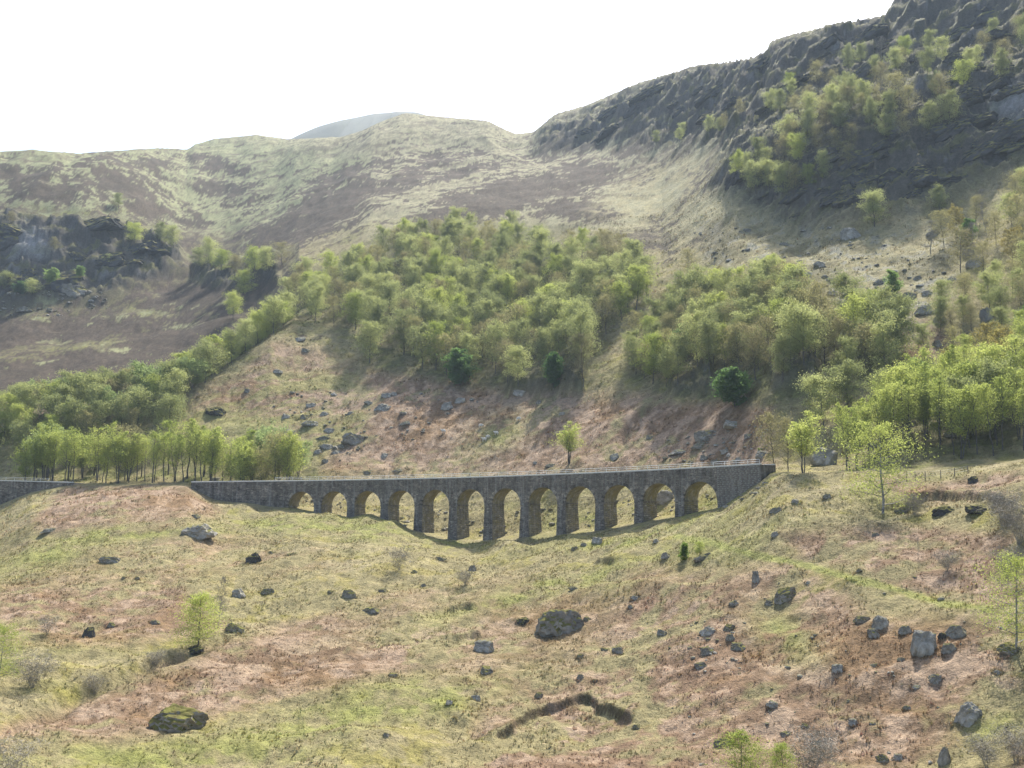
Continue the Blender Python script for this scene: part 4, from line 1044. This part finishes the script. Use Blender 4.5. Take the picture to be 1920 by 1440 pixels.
def ico(sub):
    import bmesh
    bm = bmesh.new(); bmesh.ops.create_icosphere(bm, subdivisions=sub, radius=1)
    V = np.array([tuple(v.co) for v in bm.verts]); F = [tuple(v.index for v in f.verts) for f in bm.faces]; bm.free(); return V, F
ICO = ico(4)
ROCKS = {k: [rock_mesh(i * 13 + j * 101, M[k]) for i in range(5)] for j, k in enumerate(('rock', 'rock_moss', 'rock_bare', 'rock_dark'))}
LAND = []; FOOT = []
def near(u, v):
    return min(LAND, key=lambda q: (q[0] - u) ** 2 + 4 * (q[1] - v) ** 2)[2]
LOOK = dict(rock='grey', rock_bare='pale', rock_moss='moss-capped', rock_dark='dark')
def small_boulder(u, v, w, h, group, kinds):
    k = R3.choice(kinds); size = 'tiny' if w < 13 else 'small' if w < 19 else 'fair-sized'
    boulder(u, v, w, h, f'{size} {LOOK[k]} boulder near {near(u, v)}', group, k)
def boulder(u, v, w, h, label, group=None, kind='rock', deep=None, name='boulder', tilt=0.0):
    """w, h in picture pixels; v is the foot of the stone"""
    x, y, z, D = pixel_ground(u, v)
    W, Hh = w * D / FPX * 1.05, h * D / FPX * 0.72
    o = link(name, ROCKS[kind][R3.randrange(5)])
    dp = W * R3.uniform(.6, .9) if deep is None else deep
    d = math.hypot(x, y); x += x / d * dp * .3; y += y / d * dp * .3; z2 = float(height(x, y))
    Hh = Hh + max(0, z2 - z) * .35
    o.location = (x, y, min(z, z2) + Hh * .36); o.scale = (W, dp, Hh * 1.3)
    o.rotation_euler = (R3.uniform(-.2, .2), tilt + (R3.uniform(-.36, .36) if name == 'boulder' else R3.uniform(-.12, .12)), math.atan2(-x, y) * 1.0 + R3.uniform(-.5, .5))
    FOOT.append((x, y, W, dp)); tag(o, label, 'boulder', group); return o
for a in [(370, 1009, 66, 30, 'huge cracked grey boulder below the plain left end of the viaduct', None, 'rock_bare'), (205, 1056, 36, 14, 'low pale rock outcrop left of the huge cracked boulder', None, 'rock'),
          (95, 996, 36, 7, 'flat white slab in the grass below the retaining wall', None, 'rock_bare'), (475, 1056, 28, 26, 'dark upright boulder below the first arches', None, 'rock_dark'), (447, 1120, 24, 20, 'pale grey boulder beside a mossy one', None, 'rock_bare'),
          (500, 1114, 26, 13, 'dark moss-capped boulder beside a pale one', None, 'rock_moss'), (335, 1368, 96, 48, 'big block of rock capped with brown moss on the bracken slope', None, 'rock_moss'), (1045, 1190, 92, 58, 'massive dark rock face with turf on top, under the middle of the slope', None, 'rock_moss'),
          (982, 1170, 28, 16, 'small dark rock against the massive dark rock', None, 'rock_dark'), (908, 1222, 38, 26, 'smooth pale boulder below the massive dark rock', None, 'rock_bare'), (912, 1263, 28, 14, 'squat grey boulder below the smooth pale one', None, 'rock'),
          (655, 1120, 30, 19, 'blocky boulder with green moss top', None, 'rock_moss'), (697, 1149, 36, 12, 'flat grey boulder in pale grass', None, 'rock'), (442, 1186, 34, 18, 'mossy rock beside the small lime birch', None, 'rock_moss'), (362, 1228, 34, 16, 'mossy rock at the foot of the small lime birch', None, 'rock_dark'),
          (165, 1194, 20, 22, 'dark hollow rock in the bracken on the left', None, 'rock_dark'), (1472, 1126, 46, 28, 'round boulder with a mossy crown below the grassy track', None, 'rock_moss'), (1650, 1180, 36, 30, 'wedge-shaped pale boulder in a cluster', None, 'rock_bare'),
          (1617, 1168, 30, 17, 'moss-topped boulder left of the wedge-shaped one', None, 'rock_moss'), (1637, 1196, 22, 20, 'pointed boulder under the wedge-shaped one', None, 'rock'), (1695, 1188, 24, 17, 'rounded grey boulder between the wedge and the leaning slab', None, 'rock'),
          (1732, 1226, 42, 48, 'tall leaning slab with pale veins', None, 'rock_bare'), (1793, 1194, 36, 26, 'domed grey boulder right of the leaning slab', None, 'rock'), (1768, 1198, 16, 14, 'small dark boulder between slab and dome', None, 'rock_dark'), (1777, 1222, 28, 18, 'low ribbed boulder below the domed one', None, 'rock'),
          (1818, 1354, 46, 42, 'large pale lichen-covered slab on the green patch', None, 'rock_bare'), (1772, 1432, 20, 38, 'standing stone like a post', None, 'rock'), (405, 778, 42, 20, 'big shaded rock on the bracken slope beside the spur trees', None, 'rock_dark'),
          (663, 832, 44, 24, 'large domed rock on the bracken slope behind the viaduct', None, 'rock'), (719, 768, 36, 15, 'blocky pale outcrop high on the bracken slope', None, 'rock_bare'), (1323, 822, 40, 20, 'large square boulder above the right-hand arches', None, 'rock'),
          (1312, 840, 34, 13, 'long low boulder under the square one', None, 'rock'), (1428, 858, 28, 17, 'pale rounded boulder close above the parapet end', None, 'rock_bare'), (1548, 872, 44, 40, 'sloping grey rock face behind the leafy two-stemmed tree', None, 'rock_bare'), (1246, 942, 36, 32, 'rugged crag seen through the eleventh arch', None, 'rock_bare'),
          (1590, 448, 40, 32, 'pale slab outcrop below the cliff foot', None, 'rock_bare'), (135, 554, 60, 24, 'grey heap of rock at the foot of the left-hand crag', None, 'rock'), (50, 584, 32, 10, 'flat dark slab on the heather', None, 'rock'), (404, 900, 22, 6, 'pale hump of rock just behind the plain parapet', None, 'rock_bare'),
          (1823, 906, 18, 16, 'round dark boulder on the bracken ledge', None, 'rock_dark'), (1375, 802, 36, 15, 'pale slabs below the big round dark tree', None, 'rock_bare'), (1353, 1398, 34, 15, 'moss-capped rock beside the young birches', None, 'rock_moss'), (1418, 1092, 16, 28, 'upright twin stones with a white tip', None, 'rock'),
          (1770, 962, 40, 16, 'dark mossy rock in the middle of the broken bank', None, 'rock_dark'), (1835, 962, 46, 20, 'black rock under the turf edge beside the thicket', None, 'rock_dark'), (1690, 962, 34, 14, 'mossy rock at the foot of the tall pale-barked birch', None, 'rock_moss'),
          (1895, 1226, 40, 22, 'mossy rock at the foot of the airy birch', None, 'rock_moss'), (1120, 1019, 20, 15, 'pale square boulder in front of the right-hand piers', None, 'rock_bare')]:
    boulder(*a)
LAND = [(370, 1009, 'the huge cracked boulder'), (475, 1056, 'the dark upright boulder'), (335, 1368, 'the big moss-capped block'), (1045, 1190, 'the massive dark rock'), (908, 1240, 'the smooth pale boulder'), (697, 1149, 'the flat boulder in pale grass'), (655, 1120, 'the blocky boulder with green moss'),
        (1472, 1126, 'the round boulder with mossy crown'), (1650, 1180, 'the wedge-shaped boulder'), (1732, 1226, 'the leaning slab'), (1818, 1354, 'the lichen-covered slab'), (1772, 1432, 'the standing stone'), (1353, 1398, 'the two young birches'), (1283, 1048, 'the conifer sapling'), (748, 1068, 'the grey thorn bush'),
        (372, 1222, 'the small lime birch'), (1060, 1350, 'the dark peat bank'), (205, 1056, 'the low pale outcrop'), (1655, 962, 'the tall pale-barked birch'), (1120, 1019, 'the pale square boulder'), (1770, 1132, 'the end of the grassy track'), (1904, 1222, 'the airy birch'), (1340, 1210, 'the stones of the bracken patch'),
        (663, 832, 'the large domed rock'), (719, 768, 'the blocky outcrop on the bracken'), (1323, 822, 'the large square boulder over the arches'), (405, 778, 'the big shaded rock by the spur'), (1068, 868, 'the thin open tree'), (1428, 858, 'the parapet end'), (860, 722, 'the dark bush-like tree'), (1375, 802, 'the slabs under the dark round tree'), (560, 893, 'the rounded willow by the first arch'), (560, 640, 'the bracken spur crest')]
low = [(367, 972, 16, 10), (842, 1322, 14, 11), (892, 1314, 18, 13), (1010, 1309, 16, 13), (737, 1270, 18, 8), (827, 1052, 18, 8), (885, 1071, 16, 14), (777, 1075, 15, 8), (1095, 1023, 12, 8), (1077, 1032, 14, 10), (1230, 1018, 13, 10), (1248, 1046, 18, 14),
       (1075, 1106, 18, 10), (1157, 1226, 20, 15), (1133, 1220, 14, 8), (1088, 1234, 14, 9), (1242, 1192, 18, 13), (1190, 1124, 16, 9), (1182, 1141, 11, 9), (1101, 1164, 16, 9), (1088, 1272, 14, 11), (1115, 1278, 10, 6), (1194, 1367, 18, 9), (1443, 1134, 18, 10),
       (1375, 1136, 18, 11), (1327, 1191, 28, 20), (1367, 1182, 22, 14), (1368, 1200, 20, 14), (1327, 1226, 26, 15), (1385, 1218, 30, 14), (1313, 1254, 26, 14), (1570, 1261, 22, 17), (1753, 1280, 26, 18), (1450, 1327, 24, 14), (1600, 1360, 16, 14), (1510, 1364, 15, 9),
       (1473, 1381, 20, 10), (1655, 1428, 26, 16), (1683, 1427, 20, 15), (1318, 1049, 36, 12), (1453, 1005, 14, 11), (1455, 960, 26, 12), (1492, 944, 16, 10), (1550, 935, 16, 10), (232, 1085, 8, 6), (257, 1087, 9, 7), (508, 1038, 16, 6), (545, 1042, 16, 6), (1640, 1005, 14, 8),
       (725, 1380, 12, 8), (620, 1112, 14, 6), (718, 1110, 14, 7), (794, 1100, 11, 8), (1700, 1330, 16, 8), (1717, 1290, 16, 6), (1870, 1265, 16, 9), (1515, 1095, 12, 6), (1610, 1072, 14, 6), (1766, 1125, 14, 7), (1690, 1240, 14, 9), (1640, 1250, 14, 6), (210, 1176, 16, 10), (290, 1170, 18, 9)]
for u, v, w, h in low: small_boulder(u, v, w, h, 'small boulders on the lower slope', ['rock', 'rock', 'rock_moss', 'rock_bare'])
up = [(583, 763, 20, 9), (582, 799, 32, 11), (542, 811, 32, 7), (573, 785, 24, 10), (535, 784, 18, 9), (608, 778, 18, 9), (617, 811, 20, 11), (608, 824, 28, 9), (613, 840, 26, 10), (609, 868, 14, 10), (720, 857, 16, 9), (690, 887, 18, 6), (725, 745, 22, 10), (738, 742, 14, 10), (837, 768, 24, 16), (862, 755, 28, 12),
      (692, 757, 20, 7), (657, 776, 16, 8), (745, 884, 24, 5), (760, 797, 22, 6), (1273, 850, 40, 10), (1321, 862, 15, 11), (1403, 820, 18, 10), (1218, 822, 16, 8), (1150, 862, 22, 12), (1032, 875, 22, 7), (1004, 870, 10, 7), (1010, 756, 12, 9), (1052, 778, 14, 7), (975, 740, 26, 10), (1360, 850, 18, 10), (1385, 862, 22, 8), (1345, 868, 24, 7), (630, 850, 20, 7), (595, 850, 16, 8), (640, 840, 14, 7),
      (560, 640, 26, 10), (575, 660, 18, 8), (520, 700, 24, 9), (465, 735, 14, 8)]
for u, v, w, h in up: small_boulder(u, v, w, h, 'boulders on the bracken slope behind the viaduct', ['rock', 'rock_bare', 'rock_bare'])
for _ in range(36):
    u, v = R3.uniform(1290, 1800), R3.uniform(410, 640)
    if in_poly(u, v, [(1290, 430), (1500, 430), (1640, 425), (1740, 420), (1790, 520), (1760, 600), (1690, 640), (1600, 570), (1480, 540), (1330, 500)]):
        w = R3.uniform(9, 30); boulder(u, v, w, w * R3.uniform(.35, .6), 'grey rock lying on the stony slope under the cliff', 'rocks on the stony slope under the cliff', R3.choice(['rock', 'rock_bare']))
for u, v, w, h in ((1690, 590, 28, 18), (1735, 590, 34, 22), (1680, 608, 26, 12), (1760, 605, 26, 18), (1850, 600, 22, 30), (1830, 500, 30, 26), (1815, 480, 20, 18), (1705, 620, 20, 9), (1640, 660, 14, 9), (1915, 600, 24, 26), (1900, 660, 34, 14), (1755, 650, 20, 16), (1860, 790, 26, 12), (1780, 820, 20, 12), (1640, 840, 18, 16), (1710, 800, 16, 14)):
    boulder(u, v, w, h, 'grey rock among the trees of the right-hand slope', 'rocks among the trees on the right', R3.choice(['rock', 'rock_bare']))

for poly, n_, lb, gp in (([(1380, 345), (1470, 300), (1640, 270), (1920, 215), (1920, 290), (1750, 360), (1640, 395), (1500, 415)], 44, 'rock ledge standing out of the cliff face', 'rock ledges of the cliff face'),
                         ([(1050, 225), (1250, 160), (1450, 110), (1680, 50), (1920, 40), (1920, 180), (1700, 220), (1450, 210), (1250, 250), (1100, 270)], 46, 'rock ledge on the steep ground under the skyline', 'rock ledges under the skyline'),
                         ([(0, 420), (200, 420), (320, 470), (200, 540), (0, 550)], 16, 'rock ledge of the crag above the heather', 'rock ledges of the crag above the heather')):
    Q = np.array(poly); got = 0
    while got < n_:
        u, v = R3.uniform(Q[:, 0].min(), Q[:, 0].max()), R3.uniform(Q[:, 1].min(), Q[:, 1].max())
        if not in_poly(u, v, poly): continue
        w = R3.uniform(24, 92); kd = 'rock_dark'; hh_ = R3.uniform(.14, .36)
        boulder(u, v, w, w * hh_, ('long ' if w > 66 else 'short ' if w < 42 else '') + ('thick ' if hh_ > .28 else 'thin ' if hh_ < .2 else '') + 'dark ' + lb, gp, kd, name='rock_outcrop', tilt=-.26); got += 1
# loose stones nobody would count: below the line, seen through the arches, and on the scree
def stones(name, polys, n, wr):
    bv, bf = ico(1); V = []; F = []; g = np.random.default_rng(77); k = 0
    for poly, cnt_ in polys:
        P = np.array(poly); got = 0
        while got < cnt_:
            u = R3.uniform(P[:, 0].min(), P[:, 0].max()); v = R3.uniform(P[:, 1].min(), P[:, 1].max()); got += 0.2
            if not in_poly(u, v, poly): continue
            got += 0.8; x, y, z, D = pixel_ground(u, v)
            s = R3.uniform(*wr) * D / 230 * (.6 + .8 * R3.random() ** 3); sc = np.array([s * R3.uniform(.8, 1.3), s * R3.uniform(.7, 1.1), s * R3.uniform(.35, .65)])
            a = R3.uniform(0, 6.28); W = bv * (1 + g.uniform(-.28, .28, (len(bv), 1))) * sc
            W = np.c_[W[:, 0] * math.cos(a) - W[:, 1] * math.sin(a), W[:, 0] * math.sin(a) + W[:, 1] * math.cos(a), W[:, 2]] + (x, y, z + sc[2] * .3)
            b = len(V); V.extend(W.tolist()); F.extend(tuple(i + b for i in f) for f in bf)
    o = link(name, mesh_of(name, V, F, M['rock_bare'])); o['kind'] = 'stuff'; tag(o, 'loose grey stones strewn over the slope', 'stones')
stones('loose_stones', [([(560, 950), (640, 965), (760, 990), (900, 1005), (1100, 990), (1350, 940), (1350, 915), (1100, 945), (900, 960), (700, 940), (560, 925)], 260),
                        ([(500, 730), (900, 740), (880, 800), (640, 870), (560, 840), (500, 790)], 90), ([(1250, 820), (1440, 790), (1445, 865), (1240, 870)], 120), ([(1290, 420), (1640, 430), (1790, 500), (1690, 640), (1500, 540), (1330, 490)], 150),
                        ([(1355, 950), (1380, 935), (1440, 900), (1450, 905), (1400, 935), (1360, 960)], 60), ([(0, 545), (200, 540), (200, 590), (0, 600)], 60), ([(1290, 1160), (1400, 1160), (1400, 1260), (1290, 1260)], 30), ([(1600, 1020), (1900, 1160), (1900, 1440), (1300, 1440), (1200, 1200)], 70)], 0, (.22, .7))

# ------------------------------------------------------------------ sheep
def sheep_mesh(i, graze=True):
    import bmesh
    r = random.Random(i)
    vs = [(0, 0, .72), (.32, 0, .74), (-.34, 0, .74), (.52, 0, .80), (.70, 0, .70 if graze else .98), (.84, 0, .45 if graze else .96), (-.46, 0, .70)]
    es = [(0, 1), (0, 2), (1, 3), (3, 4), (4, 5), (2, 6)]; rd = [.29, .27, .28, .17, .12, .07, .10]
    for base, x, y in ((1, .30, .14), (1, .30, -.14), (2, -.34, .14), (2, -.34, -.14)):
        b = len(vs); vs += [(x, y, .45), (x + .02, y, .22), (x, y, 0.0)]; es += [(base, b), (b, b + 1), (b + 1, b + 2)]; rd += [.11, .05, .045]
    m = bpy.data.meshes.new('sheep'); m.from_pydata(vs, es, []); m.materials.append(M['wool'])
    o = bpy.data.objects.new('tmp', m); COL.objects.link(o)
    md = o.modifiers.new('skin', 'SKIN')
    for k, v in enumerate(m.skin_vertices[0].data): v.radius = (rd[k], rd[k])
    m.skin_vertices[0].data[0].use_root = True
    sub = o.modifiers.new('sub', 'SUBSURF'); sub.levels = 1; sub.render_levels = 1
    dg = bpy.context.evaluated_depsgraph_get(); me = bpy.data.meshes.new_from_object(o.evaluated_get(dg))
    bpy.data.objects.remove(o); me.name = 'sheep'; return me
sm_ = [sheep_mesh(1, True), sheep_mesh(2, False)]
for i, (u, v, a) in enumerate(((972, 789, .3), (931, 816, 2.9), (914, 823, .5), (908, 828, 3.4), (901, 802, .2), (832, 812, 3.0))):
    x, y, z, D = pixel_ground(u, v); o = link('sheep', sm_[i % 2]); o.location = (x, y, z - .03); o.rotation_euler = (0, 0, a); o.scale = (1.15,) * 3
    tag(o, 'white sheep grazing on the bracken slope above the viaduct', 'sheep', 'sheep on the bracken slope')

# wire fence at the edge of the line on the right
fp = [pixel_ground(u, v) for u, v in ((1700, 898), (1716, 899), (1735, 899), (1764, 897), (1790, 893), (1815, 888))]
fo = link('wire_fence', None); fo.location = fp[0][:3]; tag(fo, 'old post and wire fence along the ledge below the grove', 'fence')
pm = Soup(); pm.tube([(0, 0, -.3), (.02, 0, 1.25)], [.07, .06], 6); pmesh = pm.mesh('post', M['wood']); wr = Soup()
for p in fp: q = link('post', pmesh, fo); q.location = Vector(p[:3]) - fo.location
for hz in (.5, .85, 1.15): wr.tube([Vector(p[:3]) - fo.location + Vector((0, 0, hz)) for p in fp], [.012] * len(fp), 3)
link('wires', wr.mesh('wires', M['steel']), fo)

# ------------------------------------------------------------------ rough grass and bracken litter standing up from the ground
def tufts(n, dmin, dmax, u0, u1, hmin, hmax, blades, ring=False):
    g = np.random.default_rng(31)
    az = g.uniform(R(u0), R(u1), n); D = np.sqrt(g.uniform(dmin ** 2, dmax ** 2, n))
    i = np.clip(np.searchsorted(azd, az), 1, NC - 1)
    z = np.empty(n); col = np.empty((n, 3))
    order = np.argsort(i); 
    for c in np.unique(i):
        s_ = np.nonzero(i == c)[0]
        z[s_] = np.interp(D[s_], GD[c], GZ[c]); j = np.clip(np.searchsorted(GD[c], D[s_]), 0, NR - 1); col[s_] = C[c, j]
    if ring:
        q = np.array(FOOT); q = q[np.hypot(q[:, 0], q[:, 1]) < dmax]; k_ = np.repeat(np.arange(len(q)), 26); m_ = len(k_)
        th = g.uniform(0, 2 * math.pi, m_); rr_ = g.uniform(.42, .62, m_)
        xs = q[k_, 0] + np.cos(th) * rr_ * q[k_, 2]; ys = q[k_, 1] + np.sin(th) * rr_ * q[k_, 3]
        az = np.r_[az, np.arctan2(xs, ys)]; D = np.r_[D, np.hypot(xs, ys)]
        z = np.r_[z, [height(a_, b_) for a_, b_ in zip(xs, ys)]]; col = np.r_[col, [ground_color(a_, b_) for a_, b_ in zip(xs, ys)]]
    on_line = (np.abs(D - track_r(az) - 1.5) < 4.5)
    x, y = D * np.sin(az), D * np.cos(az)
    keep = (~on_line) & (col.sum(1) > .22) & (fbm(x / 5, y / 5, 3, 141) > -0.28)
    x, y, z, D, col = x[keep], y[keep], z[keep], D[keep], col[keep]; n = len(x)
    h = g.uniform(hmin, hmax, n) * (1 + .9 * fbm(x / 9, y / 9, 2, 151)); w = h * g.uniform(.35, .7, n)
    V = np.empty((n, blades, 3, 3)); 
    for b in range(blades):
        a = g.uniform(0, 2 * math.pi, n); ox, oy = g.normal(0, .5, n) * w, g.normal(0, .5, n) * w
        lx, ly = np.cos(a), np.sin(a); bx, by = x + ox, y + oy; le = g.uniform(.2, .9, n) * h
        V[:, b, 0] = np.stack([bx - ly * w * .45, by + lx * w * .45, z - .06], -1); V[:, b, 1] = np.stack([bx + ly * w * .45, by - lx * w * .45, z - .06], -1)
        V[:, b, 2] = np.stack([bx + lx * le, by + ly * le, z + h * g.uniform(.6, 1.1, n)], -1)
    cc = col * g.uniform(.85, 1.25, (n, 1)) * (1 + g.normal(0, .06, (n, 3)))
    return V.reshape(-1, 3), np.repeat(np.clip(cc, .01, .6), blades * 3, 0)
for nm, lb, args in (('rough_grass', 'rough tussock grass and dead bracken covering the lower slope', (80000, 84, 235, -30, 30, .10, .28, 4, True)), ('hill_grass', 'rough grass and heather on the hillside above the line', (38000, 235, 430, -30, 30, .25, .6, 3))):
    V, cc = tufts(*args)
    me = grid_mesh(nm, V, np.arange(len(V)).reshape(-1, 3), M['tuft'], False); color_attr(me, cc)
    tag(link(nm, me), lb, 'grass', kind='stuff')

# ------------------------------------------------------------------ air
def box_mesh(name, lo, hi, mat):
    s_ = Soup(); s_.hexa([(lo[0], lo[1], lo[2]), (hi[0], lo[1], lo[2]), (hi[0], hi[1], lo[2]), (lo[0], hi[1], lo[2]), (lo[0], lo[1], hi[2]), (hi[0], lo[1], hi[2]), (hi[0], hi[1], hi[2]), (lo[0], hi[1], hi[2])])
    return s_.mesh(name, mat)
hm_ = bpy.data.materials.new('haze'); hm_.use_nodes = True; nt = hm_.node_tree
nt.nodes.remove(nt.nodes['Principled BSDF']); pv = nt.nodes.new('ShaderNodeVolumePrincipled')
pv.inputs['Color'].default_value = (0.66, 0.82, 1.0, 1); pv.inputs['Density'].default_value = 0.00012; pv.inputs['Anisotropy'].default_value = 0.2
nt.links.new(pv.outputs[0], nt.nodes['Material Output'].inputs['Volume'])
xmax = float(np.abs(GX).max()) + 60; ymax = float(max(GY.max(), FV[:, 1].max())) + 60; zmax = float(max(GZ.max(), FV[:, 2].max())) + 40; zmin = float(min(GZ.min(), FV[:, 2].min())) - 2
hz = link('haze', box_mesh('haze', (-xmax, -30, zmin), (xmax, ymax, zmax), hm_)); tag(hz, 'thin bluish haze hanging over the glen', 'haze', kind='stuff')

mm = bpy.data.materials.new('mist'); mm.use_nodes = True; nt = mm.node_tree
nt.nodes.remove(nt.nodes['Principled BSDF']); pv = nt.nodes.new('ShaderNodeVolumePrincipled')
pv.inputs['Color'].default_value = (0.95, 0.97, 1.0, 1); pv.inputs['Density'].default_value = 0.004
nt.links.new(pv.outputs[0], nt.nodes['Material Output'].inputs['Volume'])
iv, jf = ico(3); V = []; F = []
for (u, v, w, h, tilt) in ((672, 236, 34, 12, -.5), (700, 228, 40, 9, -.35), (740, 219, 34, 6, -.15), (650, 250, 22, 7, -.8)):
    az, t = rays(u, v); az = float(az); D = float(np.interp(az, azd, SKY_D)) + 170; k = D / FPX
    P_ = iv * np.array([w * k, w * k * .8, h * k]); P_ = np.c_[P_[:, 0] * math.cos(tilt) + P_[:, 2] * math.sin(tilt), P_[:, 1], -P_[:, 0] * math.sin(tilt) + P_[:, 2] * math.cos(tilt)]
    P_ = P_ + 8 * np.stack([noise(P_[:, 1] / 30, P_[:, 2] / 20, 1), noise(P_[:, 0] / 30, P_[:, 2] / 20, 2), noise(P_[:, 0] / 30, P_[:, 1] / 30, 3)], -1)
    b = len(V); V.extend((P_ + (D * math.sin(az), D * math.cos(az), D * float(t))).tolist()); F.extend(tuple(i + b for i in f) for f in jf)
tag(link('mist', mesh_of('mist', V, F, mm)), 'wisp of white mist blowing over the summit', 'mist', kind='stuff')
